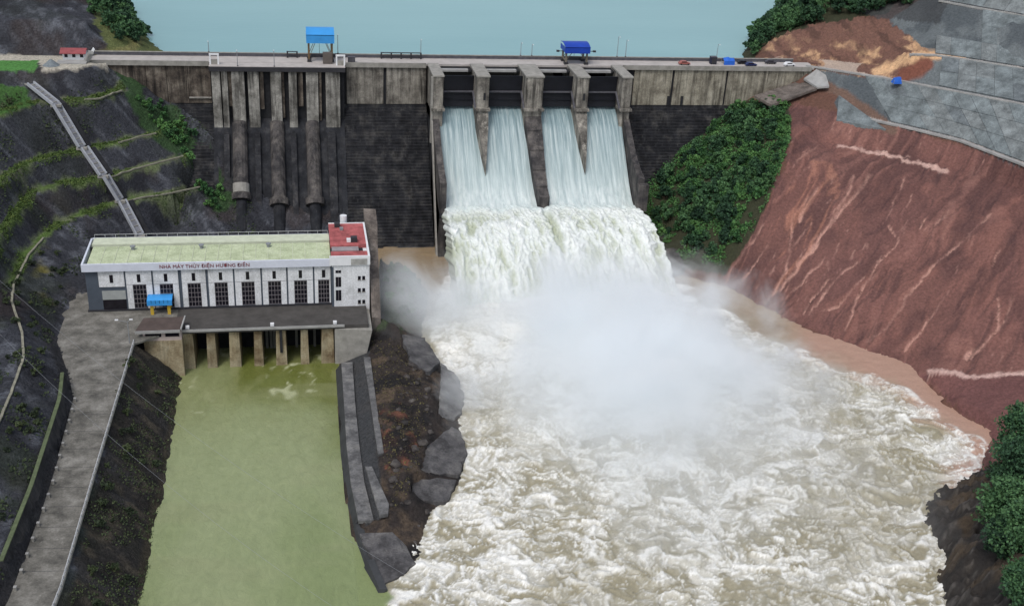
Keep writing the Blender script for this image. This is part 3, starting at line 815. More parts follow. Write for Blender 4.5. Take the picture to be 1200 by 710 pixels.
X, Y = np.meshgrid(np.linspace(-128, XSP, 125), np.arange(-262, -20, .36*2)); Zw, col = water(X, Y)
m, nt, b = new_mat('tailrace_water')
a = nt.nodes.new('ShaderNodeVertexColor'); a.layer_name = 'col'
p = pos_node(nt, (1, .55, 1))
fn = ramp(nt, noise_node(nt, p, .35, 6, .65, 1.5), [(.3, (.87, .88, .86)), (.7, (1.1, 1.1, 1.1))])
nt.links.new(mix(nt, a.outputs[0], fn, .9, 'MULTIPLY'), b.inputs['Base Color'])
b.inputs['Roughness'].default_value = .14; b.inputs['Specular IOR Level'].default_value = .5
bump(nt, b, noise_node(nt, p, .7, 6, .7, 1.2), .6, .4)
tail = grid_mesh('tailrace_water', X, Y, Zw, m, col)
mb = MB()
mb.quad((-400, -1500, WAT-.6), (400, -1500, WAT-.6), (400, -262.2, WAT-.6), (-400, -262.2, WAT-.6))
tag(mb.build('river_downstream', M_plain('downstream_water', BROWN, .3, .2, .1)), None, None, kind='structure')

# ================================================================== DAM
dam = thing('gravity_dam', 'long concrete gravity dam with four open spillway bays across the valley', 'dam', (0, 0, 6))
XL, XI0, XI1, XM, XS1, XR = -141.5, -102.6, -58.6, -29.9, 39.6, 111.0
ZB = 46.5
def face_y(z): return -(ZB-z)*.8
def stepped(zb, step=.9):
    pr = [(0, ZB)]; z = ZB
    while z > zb:
        z -= step; pr.append((pr[-1][0], z)); pr.append((face_y(z), z))
    return pr
core = stepped(2.0)
# stepped faces
def sec(name, x0, x1, m, zb=2.0):
    pr = stepped(zb); pr = pr + [(6.0, pr[-1][1]), (6.0, ZB)]
    mb = MB(); mb.prism_x(pr, x0, x1); return mb.build(name, m, dam)
sec('stepped_face', XL, XI0-.02, RCC, 20)
mb = MB(); mb.prism_x([(0, ZB), (face_y(2), 2), (6, 2), (6, ZB)], XI0, XI1-.02); mb.build('sloping_face', RCC_D, dam)
sec('stepped_face', XI1+.0, XM-.02, RCC)
sec('stepped_face', XS1+.02, XR, RCC, 2)
# upper vertical wall core, then the panels in front of it
for q in ((XL, XI0-.01, .45, 6, ZB+.01, 60.2), (XI0+.01, XI1-.01, .6, 6, ZB+.01, 60.2), (XI1+.01, XM, .45, 6, ZB+.01, 60.2), (XS1, XR, .45, 6, ZB+.01, 60.2)): part('upper_wall', RECESS, dam, q)
def panels(edges, m, z0, z1=59.9, gap=.45, y=0.0):
    for a, b_ in zip(edges[:-1], edges[1:]):
        part('wall_panel', m, dam, (a+gap/2, b_-gap/2, y-.02-random.random()*.1, y+.7, z0, z1), bevel=.08)
X0 = lambda p: px_x(p, 100, 0)
panels([XL+2]+[X0(p) for p in (172, 196, 221)]+[XI0-.3], CONC_L, ZB+.3, gap=.12)
part('ledge', GREYC, dam, (X0(221), XI0-.4, -.6, 0, 48.6, 49.0))
panels([X0(404.5), X0(451), X0(501)], CONC, ZB+.2, gap=1.0)
panels([X0(741), X0(788), X0(851)], CONC_R, ZB+.1, gap=.9)
e0, e1 = X0(851)+.3, X0(948)
mb = MB()
mb.hexa([(e0, -.06, ZB+.1), (e0+8, -.06, ZB-.4), (e0+8, .7, ZB-.4), (e0, .7, ZB+.1), (e0, -.06, 59.9), (e0+8, -.06, 59.9), (e0+8, .7, 59.9), (e0, .7, 59.9)])
mb.hexa([(e0+8, -.06, ZB-.4), (e1, -.06, 58.6), (e1, .7, 58.6), (e0+8, .7, ZB-.4), (e0+8, -.06, 59.9), (e1, -.06, 59.9), (e1, .7, 59.9), (e0+8, .7, 59.9)])
mb.build('wall_panel', CONC_R, dam)
# small drain niches at the foot of the right panels
for pxp in (785, 801):
    x = X0(pxp); part('drain_niche', RECESS, dam, (x-.5, x+.5, -.2, .2, ZB+.2, 50))
# crest road, kerbs, parapets
part('crest_road', DECK, dam, (XL-2, XR+4, -.4, 7.6, 60.3, CREST))
for q in ((XL, XI0-.6, -.75, -.4, 59.7, 61.35), (XI1+.6, XM-.4, -.75, -.4, 59.7, 61.35), (XS1+.6, XR+2, -.75, -.4, 59.7, 61.35)): part('road_kerb', GREYC, dam, q)
part('upstream_parapet', PARA, dam, (XL, XR-2, 7.6, 8.1, 58, 62.1))
part('parapet_coping', GREYC, dam, (XL, XR-2, 7.5, 8.2, 62.1, 62.3))
# intake platform in front of the road
part('intake_platform', DECK, dam, (XI0-.3, XI1+.3, -5.6, -.42, 60.0, 60.9))
part('intake_platform_edge', DARKM, dam, (XI0-.3, XI1+.3, -6.0, -5.6, 59.3, 60.75))
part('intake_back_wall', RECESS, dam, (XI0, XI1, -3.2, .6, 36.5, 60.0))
pillars = [(-102.3, -99.5, 37.2), (-99.1, -97.2, 37.0), (-95.9, -91.7, 39.8), (-90.6, -87.0, 37.8), (-83.2, -79.6, 39.8), (-77.2, -74.5, 38), (-71.4, -67.4, 39.6), (-64.9, -60.1, 37.5)]
for a, b_, zb in pillars:
    part('intake_pillar', CONC_INT, dam, (a, b_, -5.3, -3.2, zb, 59.9), bevel=.12)
for a, b_, zb in ((-97.2, -95.9, 47), (-87.0, -85.4, 46), (-79.6, -78.6, 43), (-74.2, -72.4, 47), (-67.3, -66.2, 42)):
    part('intake_guide', CONC_L, dam, (a+.1, b_-.1, -4.2, -3.2, zb, 59.8))
# penstocks down the face
for xa, xb_ in ((-99.2, -97.4), (-89.0, -87.2), (-77.0, -75.2), (-64.6, -62.0)):
    mb = MB(); mb.prism_x([(face_y(38)-1.6, 38.5), (face_y(38)+1, 38.5), (face_y(10)+1, 10), (face_y(10)-1.2, 10)], xa, xb_); mb.build('face_rib', RCC, dam)
for k, (xc, r0) in enumerate(((-93.9, 2.5), (-81.5, 2.4), (-69.6, 2.4))):
    zc_ = 21.5 if k == 0 else 20.0
    up = [(xc, -4.4, 41.0), (xc, -7.0, 38.5), (xc, face_y(zc_)-1.2, zc_)]
    mb = MB(); mb.tube(up, [r0, r0, r0], 14)
    pn = mb.build('penstock', PEN, dam, smooth_=False)
    mb = MB(); mb.tube([(xc, face_y(zc_)-.9, zc_+.2), (xc, face_y(zc_)-2.4, zc_-1.6)], r0*1.32, 14); mb.build('collar', PEN, pn)
    if k == 0:
        mb = MB(); mb.tube([(xc, face_y(zc_)+1.2, zc_+3.0), (xc, face_y(zc_)-.6, zc_+.4)], r0*1.12, 14); mb.build('sleeve', GREYC, pn)
    mb = MB(); mb.tube([(xc, face_y(zc_)-2.0, zc_-1.2), (xc, -33.5, 9.5), (xc, -40, 8), (xc, -80, 8)], r0*.82, 14); mb.build('lower_pipe', RCC_D, pn)
# spillway body: ogee and bucket
CH = np.array([(4, 46.0), (0, 48.4), (-4, 49.0), (-9, 48.6), (-13, 46.9), (-17, 43.8), (-22, 38.6), (-27, 33.2), (-31, 29.0), (-35, 25.5), (-38, 23.6), (-41, 22.6)])
def zch(y): return float(np.interp(-y, -CH[:, 0], CH[:, 1]))
prof = [(p[0], p[1]-.9) for p in CH] + [(-41.2, 20.5), (-36, 3), (6, 3)]
mb = MB(); mb.prism_x(prof[::-1], XM+.2, XS1-.2); mb.build('spillway_ogee', RCC_D, dam)
# piers
PX = [(-29.7, -26.3), (-14.9, -10.7), (2.0, 8.0), (19.9, 24.0), (36.0, 39.4)]
for i, (a, b_) in enumerate(PX):
    mb = MB()
    mb.prism_x([(6, 44), (6, 60.1), (-1, 60.6), (-17, 60.9), (-17, 50.2), (-17, 42.5), (-9, 44)], a, b_)
    pier = mb.build('spillway_pier', CONC_PIER, dam, bevel=.15)
    part('pier_cap', GREYC, pier, (a-.25, b_+.25, -17.3, -.8, 60.9, 61.5), bevel=.08)
    part('corbel', CONC_PIER, pier, (a-.55, b_+.55, -18.2, -12.5, 49.4, 50.3), bevel=.08)
    if i in (1, 3):
        part('inspection_opening', RECESS, pier, ((a+b_)/2+.2, (a+b_)/2+1.0, -17.05, -16.5, 53, 55.5))
        mb = MB(); n = 7; c = (a+b_)/2
        ys_ = [-17, -19, -21, -24, -27, -29.5]
        for y0, y1 in zip(ys_[:-1], ys_[1:]):
            h0 = (b_-a)/2*(1-((-17-y0)/12.5)**1.3)+.05; h1 = (b_-a)/2*(1-((-17-y1)/12.5)**1.3)+.05
            t0 = 49.3-(-17-y0)*1.18; t1 = 49.3-(-17-y1)*1.18
            t0 = max(t0, zch(y0)+1.0); t1 = max(t1, zch(y1)+1.0)
            mb.hexa([(c-h1, y1, 24), (c+h1, y1, 24), (c+h0, y0, 24), (c-h0, y0, 24), (c-h1, y1, t1), (c+h1, y1, t1), (c+h0, y0, t0), (c-h0, y0, t0)])
        mb.build('pier_nose', CONC_PIER, pier)
    if i == 2:
        mb = MB(); ys_ = [-17, -21, -26, -31, -36, -40.8]
        for y0, y1 in zip(ys_[:-1], ys_[1:]):
            f0 = (-17-y0)/24; f1 = (-17-y1)/24
            c0, c1 = 5+.6*f0, 5+.6*f1; h0, h1 = 2.9-1.2*f0, 2.9-1.2*f1
            mb.hexa([(c1-h1, y1, 20), (c1+h1, y1, 20), (c0+h0, y0, 20), (c0-h0, y0, 20), (c1-h1, y1, zch(y1)+4.2), (c1+h1, y1, zch(y1)+4.2), (c0+h0, y0, zch(y0)+3.6), (c0-h0, y0, zch(y0)+3.6)])
        mb.build('divide_wall', PEN, pier)
    if i in (0, 4):
        x0_, x1_ = (a, a+2.2) if i == 0 else (b_-1.9, b_+.2)
        mb = MB(); ys_ = [-17, -21, -26, -31, -36, -41]
        tops = [46.5, 43.5, 39.5, 36.5, 34, 32.2]
        if i == 4: tops = [46.5, 43.5, 39.8, 36.8, 34.6, 33.2]
        for (y0, y1), t0, t1 in zip(zip(ys_[:-1], ys_[1:]), tops[:-1], tops[1:]):
            mb.hexa([(x0_, y1, 3), (x1_, y1, 3), (x1_, y0, 3), (x0_, y0, 3), (x0_, y1, t1), (x1_, y1, t1), (x1_, y0, t0), (x0_, y0, t0)])
        mb.build('training_wall', PEN, pier)
        if i == 0:
            part('wall_rib', GREYC, pier, (a-.7, a, -17.0, -15.8, 38, 60.8))
            mb = MB(); mb.hexa([(a-.5, -41, 4), (a, -41, 4), (a, -38.5, 4), (a-.5, -38.5, 4), (a-.5, -18, 46), (a, -18, 46), (a, -16, 46), (a-.5, -16, 46)]); mb.build('wall_rib', GREYC, pier)
        else:
            part('wall_end_block', PEN, pier, (b_-2.2, b_+1.4, -43.2, -40.8, 22, 31.5), bevel=.15)
# bays: gates, hoist girders, ledges
for (a0, a1), (c0, c1) in zip(PX[:-1], PX[1:]):
    x0_, x1_ = a1, c0
    mb = MB(); n = 10; pr = []
    for k in range(n+1):
        t = math.radians(-22+44*k/n); pr.append((-19.6+9.5*math.cos(t), 54.4+9.5*math.sin(t)*1.5))
    bk = [(y+.5, z) for y, z in pr]
    mb.prism_x(pr+bk[::-1], x0_+.1, x1_-.1); gate = mb.build('radial_gate', STEEL, dam)
    part('gate_beam', STEEL, gate, (x0_+.1, x1_-.1, -10.6, -9.6, 51.2, 51.6))
    part('hoist_girder', SLABL, dam, (x0_, x1_-1.6, -6.6, -5.0, 60.0, 60.75))
    part('hoist_walkway', RECESS, dam, (x0_, x1_, -5.0, -.5, 59.6, 60.1))
    mb = MB(); mb.hexa([(x1_-.6, -17, 49.6), (x1_, -17, 49.6), (x1_, -10.5, 54.0), (x1_-.6, -10.5, 54.0), (x1_-.6, -17, 50.2), (x1_, -17, 50.2), (x1_, -10.5, 54.6), (x1_-.6, -10.5, 54.6)])
    mb.build('flank_ledge', PARA, dam)
    part('gate_walkway', PARA, gate, (x0_+.1, x1_-.65, -10.9, -10.0, 54.0, 54.45))

# ---------------- spillway water: four sheets on the chute, then the falling nappe
m, nt, b = new_mat('chute_water')
ps = pos_node(nt, (1.0, .03, .03))
c = ramp(nt, noise_node(nt, ps, 2.6, 5, .7, .3), [(.3, C(86, 108, 116)), (.5, C(120, 142, 147)), (.72, C(178, 192, 194))])
g = nt.nodes.new('ShaderNodeNewGeometry'); sx = nt.nodes.new('ShaderNodeSeparateXYZ'); nt.links.new(g.outputs['Position'], sx.inputs[0])
mr = nt.nodes.new('ShaderNodeMapRange'); mr.inputs[1].default_value = -14; mr.inputs[2].default_value = -40
nt.links.new(sx.outputs[1], mr.inputs[0])
air = mix(nt, c, C(188, 202, 200), mr.outputs[0])     # air entrainment whitens the flow on its way down
c = mix(nt, c, air, .7)
mr2 = nt.nodes.new('ShaderNodeMapRange'); mr2.inputs[1].default_value = -29; mr2.inputs[2].default_value = -42; nt.links.new(sx.outputs[1], mr2.inputs[0])
wk = ramp(nt, noise_node(nt, pos_node(nt, (.8, .2, .2)), .9, 5, .7, .6), [(.35, (0, 0, 0)), (.62, (1, 1, 1))])
wk2 = mix(nt, (0., 0., 0.), wk, mr2.outputs[0])
c = mix(nt, c, C(222, 228, 226), wk2)
nt.links.new(c, b.inputs['Base Color']); b.inputs['Roughness'].default_value = .35
bump(nt, b, noise_node(nt, ps, 2.2, 5, .7), .5, .3)
CHW = m
def sheet(xa, xb, shrink_l, shrink_r):
    nx = 46; ysv = np.concatenate([np.linspace(-2.5, -17, 18), np.linspace(-18, -41.5, 44)])
    u = np.linspace(0, 1, nx)
    X = np.zeros((len(ysv), nx)); Y = X.copy(); Z = X.copy()
    for r_, y in enumerate(ysv):
        t = max(0, (-17-y)/12.5); l = xa - min(1, t**1.3)*shrink_l; q = xb + min(1, t**1.3)*shrink_r
        X[r_] = l+(q-l)*u; Y[r_] = y; Z[r_] = zch(y) - .1
    st = (fbm(X*1.2, Y*.06, 401, 3)-.5)*.5 + (fbm(X*.35, Y*.1, 405, 2)-.5)*.5
    w = (Y < -39)
    Z = Z + st + smooth(-24, -41, Y)*.5*(fbm(X*.7, Y*.5, 409, 3)-.3)
    o = grid_mesh('chute_water', X, Y, Z, CHW)
    return o
hw = 2.1
sheet(PX[0][1]-1.2, PX[1][0], 0, hw); sheet(PX[1][1], PX[2][0], hw, 1.6); sheet(PX[2][1], PX[3][0], 1.6, hw); sheet(PX[3][1], PX[4][0]+1.2, hw, 0)
# nappe
nu, nv = 230, 170
U, Vv = np.meshgrid(np.linspace(-.05, 1.05, nu), np.linspace(0, 1, nv))
uc = np.clip(U, 0, 1)
xl0, xr0 = -27.6, 37.3
y0_, z0_ = -39.5+0*U, 23.0
y0_ = -39.0-(fbm(uc*20, uc*0, 441, 3)-.5)*3.5
fall = Vv
Yb = y0_ - 1.0 - fall*(38+4*(uc-.5)*-1.5)
Zb = 23.2+(-39.5-y0_)*-.35 + 3.6*fall - fall*fall*(23.2+3.6-WAT+1.0)
Xb = xl0+(xr0-xl0)*uc + fall*(uc-.12)*7.5
wob = (fbm(uc*9, fall*2.0, 421, 3)-.5)
L1 = fbm(uc*30+wob*1.5, fall*6, 425, 3)-.5; L2 = ridged(uc*44+wob*2, fall*9, 431, 3)-.4; L3 = fbm(uc*95, fall*34, 437, 4, .6)-.5
ampn = smooth(-.03, .12, fall)
disp = ampn*(L1*2.2+L2*1.4+L3*1.2+wob*3.0)
seam = np.exp(-((uc-.5-(fall*.02))/.016)**2)*(1-smooth(.5, .9, fall)); disp -= seam*1.2
Yb = Yb - disp*.75; Zb = Zb + disp*.65
over = np.abs(U-uc)/.05
Yb = Yb + over*9; Zb = Zb - over*2.5 + 0*L1; Xb = Xb + np.sign(U-.5)*over*.8 + (L1*1.8+L3)*smooth(.06, 0, np.minimum(uc, 1-uc))*ampn
nappe_col = np.zeros(U.shape+(3,)) + np.array(C(214, 220, 218))
nappe_col = lerp(nappe_col, C(160, 168, 142), smooth(.15, -.9, disp)*smooth(.05, .3, fall)*.75)  # olive water and its shading in the hollows, painted by lump depth
nappe_col = lerp(nappe_col, C(172, 180, 158), smooth(.5, .72, fbm(uc*22+wob*2, fall*3.2, 447, 4, .6))*smooth(.08, .35, fall)*.55)
nappe_col = lerp(nappe_col, C(232, 236, 236), smooth(.2, .9, disp)*.6)  # lump crests painted brighter against the shaded hollows
nappe_col = lerp(nappe_col, C(206, 222, 222), smooth(.15, 0, fall)*.6)
m, nt, b = new_mat('falling_water')
a = nt.nodes.new('ShaderNodeVertexColor'); a.layer_name = 'col'
ps = pos_node(nt, (1, .35, .35))
fn = ramp(nt, noise_node(nt, ps, 1.5, 6, .75, .8), [(.3, (.8, .8, .76)), (.65, (1.06, 1.06, 1.06))])
nt.links.new(mix(nt, a.outputs[0], fn, 1, 'MULTIPLY'), b.inputs['Base Color']); b.inputs['Roughness'].default_value = .6
bump(nt, b, noise_node(nt, ps, 1.4, 6, .75), .6, .4)
nappe = grid_mesh('waterfall', Xb, Yb, Zb, m, nappe_col)

# ================================================================== POWERHOUSE
YF = float(PZ(270, 360, YARD)[1])
xf = lambda p: px_x(p, 340, YF)
XA, XB = xf(99), xf(389)
HB, HT = YARD+12.0, YARD+14.2
YBK = float(PZ(250, 276, HT)[1])
ph = thing('powerhouse', 'long white and dark grey powerhouse with green roof beside the tailrace', 'building', ((XA+XB)/2, YF, YARD))
part('plinth', DARKM, ph, (XA+.3, XB, YF-.35, YBK, YARD-.5, YARD+.45))
part('wall', DGREY, ph, (XA+.6, XB, YF, YBK, YARD+.45, HB))
bays = [(117, 147), (149, 179), (181, 210), (214, 242), (245, 274), (276, 306), (308, 336), (338, 367), (369, 387.5)]
for i, (a, b_) in enumerate(bays):
    x0_, x1_ = xf(a), xf(b_); c = (x0_+x1_)/2; w = 1.75
    if i == 8: w = 1.55; c += .3
    if i == 0:
        part('wall_panel', PLAST, ph, (x0_, x1_, YF-.25, YF+.1, YARD+7.2, HB-.25))
        sh = part('shutter_door', M_plain('shutter_grey', C(150, 154, 152), .6, .1), ph, (x0_+.5, x1_, YF-.12, YF+.1, YARD+3.4, YARD+6.0))
        part('door_opening', GLASS, ph, (x0_+.5, x1_, YF-.06, YF+.1, YARD+.5, YARD+3.4))
    else:
        part('wall_panel', PLAST, ph, (x0_, x1_, YF-.25, YF+.1, YARD+7.75, HB-.25))
        part('wall_panel', PLAST, ph, (x0_, c-w, YF-.24, YF+.1, YARD+.6, YARD+7.6))
        part('wall_panel', PLAST, ph, (c+w, x1_, YF-.24, YF+.1, YARD+.6, YARD+7.6))
        wd = part('window', GLASS, ph, (c-w, c+w, YF-.10, YF+.1, YARD+.7, YARD+7.55))
        mb = MB()
        for k in range(5):
            xx = c-w+.05+k*(2*w-.1)/4; mb.box(xx-.05, xx+.05, YF-.17, YF-.08, YARD+.7, YARD+7.55)
        for k in range(6):
            zz = YARD+.75+k*6.75/5; mb.box(c-w, c+w, YF-.18, YF-.09, zz-.05, zz+.05)
        mb.build('mullions', MULL, wd)
    part('slot_window', GLASS, ph, (c-.45, c+.45, YF-.29, YF, YARD+8.4, YARD+10.7))
fas = part('roof_fascia', LILAC, ph, (XA, XB-.2, YF-1.0, YF-.5, HB, HT), (XA, XA+.5, YF-.5, YBK, HB, HT), (XA, XB-.2, YBK-.5, YBK, HB, HT), bevel=.05)
part('soffit', DGREY, ph, (XA+.5, XB-.2, YF-.5, YBK-.5, HB-.02, HB+.3))
yr = YF+(YBK-YF)*.66
part('roof', GROOF, ph, (XA+1.4, XB-.2, YF-.3, yr, HB+.4, HT-.25))
for k in range(1, 19):
    xx = XA+1.4+k*(XB-XA-1.8)/19; part('roof_seam', GROOF2, ph, (xx-.06, xx+.06, YF-.25, yr-.05, HT-.27, HT-.14))
for k in range(3):
    xx = XA+12+k*18; mb = MB(); mb.tube([(xx, yr-2.5, HT-.3), (xx, yr-2.5, HT+.6)], .45, 10); mb.tube([(xx, yr-2.5, HT+.6), (xx, yr-2.5, HT+.9)], .7, 10); mb.build('roof_vent', LAMP, ph)
part('roof_gutter', DARKM, ph, (XA+.6, XB-.2, yr, yr+.6, HB+.4, HT-.5))
part('roof_strip', GROOF2, ph, (XA+1.0, XB-.2, yr+.6, YBK-.6, HB+.4, HT+.15))
rl = MB()
for k in range(24):
    xx = XA+1+k*(XB-XA-1.5)/23; rl.box(xx-.05, xx+.05, YBK-.3, YBK-.2, HT, HT+1.0)
rl.box(XA+1, XB-.5, YBK-.3, YBK-.2, HT+.95, HT+1.05); rl.build('roof_railing', RAIL, ph)
# sign lettering on the fascia
fc = bpy.data.curves.new('sign', 'FONT'); fc.body = 'NHÀ MÁY THỦY ĐIỆN HƯƠNG ĐIỀN'; fc.size = 1.55; fc.extrude = .05
fo = bpy.data.objects.new('sign', fc); COL.objects.link(fo)
bpy.context.view_layer.update()
dg = bpy.context.evaluated_depsgraph_get()
me = bpy.data.meshes.new_from_object(fo.evaluated_get(dg))
bpy.data.objects.remove(fo)
vs = np.array([v.co[:] for v in me.vertices]); wtxt = vs[:, 0].max()-vs[:, 0].min()
sx0, sx1 = xf(190), xf(294); sc = (sx1-sx0)/wtxt
for v in me.vertices:
    x, y, z = v.co
    v.co = (sx0+(x-vs[:, 0].min())*sc, YF-1.06-z, HB+.62+y*min(sc, 1.1))
me.materials.clear(); me.materials.append(M_plain('sign_red', C(120, 58, 66), .6, .1))
so = bpy.data.objects.new('sign_lettering', me); COL.objects.link(so); so.parent = ph
so.matrix_parent_inverse = Matrix.Translation(-ph.location)

# annex with the red roof
XA1 = px_x(433, 330, YF-1.5)
HA = YARD+14.9
YAB = float(PZ(405, 262, HA)[1])
an = thing('control_annex', 'white annex block with red flat roof at the end of the powerhouse', 'building', ((XB+XA1)/2, YF-1, YARD))
part('wall', PLAST, an, (XB+.05, XA1, YF-1.5, YAB, YARD-2.5, HA-.9))
part('parapet', WHITE, an, (XB-.6, XA1+.15, YF-1.9, YF-1.4, HA-2.3, HA+.4), (XA1-.35, XA1+.15, YF-1.4, YAB, HA-1.2, HA+.35), (XB-.05, XA1-.35, YAB-.4, YAB, HA-1, HA+.3))
part('roof', REDR, an, (XB-.05, XA1-.35, YF-1.4, YF+3.8, HA-.9, HA-.55), (XB-.05, XA1-.35, YF+6.6, YAB-.4, HA-.9, HA+.1))
part('roof_well', RECESS, an, (XB, XA1-1.4, YF+3.8, YF+6.6, HA-.9, HA-.8))
part('stair_hut', M_plain('grey_plaster', C(140, 134, 136), .8, .2), an, (XB+.3, XA1-2.6, YF+3.9, YF+6.5, HA-.8, HA-.3))
for (x, y, s, mm) in ((XB+2.4, YAB-2.5, .8, DARKM), (XB+6.6, YF+9.2, .9, DARKM), (XB+5.2, YF+9, .6, WHITE), (XB+3.5, YAB-5, .5, LAMP)):
    part('roof_unit', mm, an, (x-s, x+s, y-s, y+s, HA+.1, HA+.1+s*1.5), bevel=.05)
part('stain_panel', M_plain('stained_plaster', C(150, 150, 146), .8, .3), an, (XB+5.2, XA1-.6, YF-1.94, YF-1.9, HA-2.2, HA-.4))
for z0, z1 in ((YARD+10.2, YARD+11.0), (YARD+6.0, YARD+9.0), (YARD+1.8, YARD+5.0)):
    wd = part('window', GLASS, an, (XB+1.0, XB+2.5, YF-1.56, YF-1.4, z0, z1))
    part('frame', MULL, wd, (XB+1.7, XB+1.8, YF-1.6, YF-1.5, z0, z1))
for zz in (YARD+8.0, YARD+4.3, YARD+.7):
    for xx in (XA1-3.2, XA1-2.0):
        part('window', GLASS, an, (xx, xx+.8, YF-1.56, YF-1.4, zz, zz+1.1))
        part('window_sill', GREYC, an, (xx-.1, xx+.9, YF-1.7, YF-1.5, zz-.15, zz-.02))
part('wall_pier', DGREY, an, (XB-.05, XB+.5, YF-1.55, YF-1.3, YARD, YARD+12))
tk = thing('water_tank', 'small white water tank standing behind the red roofed annex', 'tank', (XB+4.4, YAB+1.6, HA-1))
mb = MB(); mb.tube([(XB+4.4, YAB+1.6, HA-.2), (XB+4.4, YAB+1.6, HA+1.9)], 1.0, 14); mb.build('drum', WHITE, tk, smooth_=False)
part('stand', DARKM, tk, (XB+3.4, XB+5.4, YAB+.6, YAB+2.6, HA-8, HA-.2))
# retaining ramp wall along the right-hand end
rw = thing('retaining_wall', 'stained concrete retaining wall stepping down beside the white annex', 'wall', (XA1+2, YF, 10))
mb = MB()
seg = [(YAB+8, HA+1.5, 3.6), (YAB+1, HA-.5, 3.6), (YAB-6, HA-4, 3.2), (YF+2, HA-8, 2.6), (YF-6, YARD-1.5, 2.4)]
for (ya, za, wa), (yb, zb, wb_) in zip(seg[:-1], seg[1:]):
    x0_ = XA1+.4
    mb.hexa([(x0_, yb, 4), (x0_+wb_, yb, 4), (x0_+wa, ya, 4), (x0_, ya, 4), (x0_, yb, zb), (x0_+wb_, yb, zb-.3), (x0_+wa, ya, za-.3), (x0_, ya, za)])
mb.build('wall_body', STAINC.copy() if False else M_concrete('ramp_concrete', C(104, 96, 90), C(66, 62, 58), C(134, 126, 118), .6), rw)

# ---------------- tailrace deck, draft tube piers, gate house
YD = float(PZ(300, 384, YARD)[1])
xd = lambda p: px_x(p, 405, YD)
td = thing('tailrace_deck', 'dark deck carried on stained concrete draft tube piers above green water', 'deck', (xd(300), YD, WAT))
part('deck_slab', ASPH, td, (xd(205), xd(432), YD, YF-.36, YARD-1.1, YARD-.02))
part('deck_edge', SLABL, td, (xd(214), xd(404), YD-.3, YD, YARD-.55, YARD+.12))
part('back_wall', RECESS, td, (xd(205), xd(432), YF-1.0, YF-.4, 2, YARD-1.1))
for a, b_ in ((209, 226), (242.5, 252), (269, 280.5), (298, 307), (324, 335), (353, 361), (377.5, 391)):
    x0_, x1_ = xd(a), xd(b_)
    mb = MB(); bt = .35
    mb.hexa([(x0_-bt, YD+.5, 2), (x1_+bt, YD+.5, 2), (x1_+bt, YF-1.5, 2), (x0_-bt, YF-1.5, 2), (x0_, YD+.9, YARD-1.12), (x1_, YD+.9, YARD-1.12), (x1_, YF-1.5, YARD-1.12), (x0_, YF-1.5, YARD-1.12)])
    pr = mb.build('draft_tube_pier', STAINC, td, bevel=.1)
    if a == 324:
        c = (x0_+x1_)/2; part('gate_slot', RECESS, pr, (c-.35, c+.35, YD+.35, YD+1.5, 10, YARD-1.3))
for a in (310, 315, 319, 346, 368):
    x0_ = xd(a); part('gate_guide', M_plain('pale_concrete', C(120, 120, 116), .85, .2), td, (x0_, x0_+.7, YF-2.2, YF-1.2, 2, YARD-1.2))
mb = MB(); x0_, x1_ = xd(392.5), xd(436)
mb.hexa([(x0_, YD+.2, 2), (x1_-3, YD-1.0, 2), (x1_-3, YF-1, 2), (x0_, YF-1, 2), (x0_, YD+.2, YARD-1.12), (x1_, YD-1.5, YARD-1.12), (x1_, YF-1, YARD-1.12), (x0_, YF-1, YARD-1.12)])
mb.build('wing_wall', GREYC, td, bevel=.1)
for k, xx in enumerate((320, 393, 221)):
    part('bollard', WHITE, td, (xd(xx)-.5, xd(xx)+.5, YD+.4, YD+1.1, YARD, YARD+.9), bevel=.1)
gh = thing('gate_house', 'small gate house with dark brown roof and white window band above water', 'building', (xd(188), YD, YARD))
YG = YD-2.5
xg0, xg1 = px_x(168, 400, YG), px_x(213, 400, YG)
mb = MB(); zt = float(PY(190, 387, YG)[2])
YGB = float(PZ(190, 372, zt+.8)[1])
mb.hexa([(xg0-1.7, YG-.8, zt-.1), (xg1-.1, YG-.8, zt-.1), (xg1+.5, YGB, zt+.4), (xg0-.2, YGB, zt+.4), (xg0-1.7, YG-.8, zt+.35), (xg1-.1, YG-.8, zt+.35), (xg1+.5, YGB, zt+.85), (xg0-.2, YGB, zt+.85)])
mb.build('roof', BROWNR, gh)
mb = MB(); mb.beam((xg1+.1, YG-.8, zt+.5), (xg1+.7, YGB, zt+1.0), .35, .4); mb.build('roof_edge', SLABL, gh)
part('fascia', SLABL, gh, (xg0-1.7, xg1-.1, YG-1.05, YG-.8, zt-.35, zt+.4))
part('wall', M_plain('pinkish_plaster', C(178, 164, 158), .8, .15), gh, (xg0, xg1, YG, YGB-.2, zt-3.0, zt-.1))
for a, b_ in ((.6, 4.6), (5.6, 9.4)):
    part('window', GLASS, gh, (xg0+a, min(xg0+b_, xg1-.5), YG-.05, YG+.1, zt-1.9, zt-.6))
mb = MB()
mb.hexa([(xg0+.6, YG-.9, 1), (xg1+.2, YG-.9, 1), (xg1+.2, YF-1, 1), (xg0+.6, YF-1, 1), (xg0+.1, YG-.1, zt-3.0), (xg1+.1, YG-.1, zt-3.0), (xg1+.1, YF-1, min(zt-3.0, YARD-.1)), (xg0+.1, YF-1, min(zt-3.0, YARD-.1))])
mb.build('base', STAINC, gh)

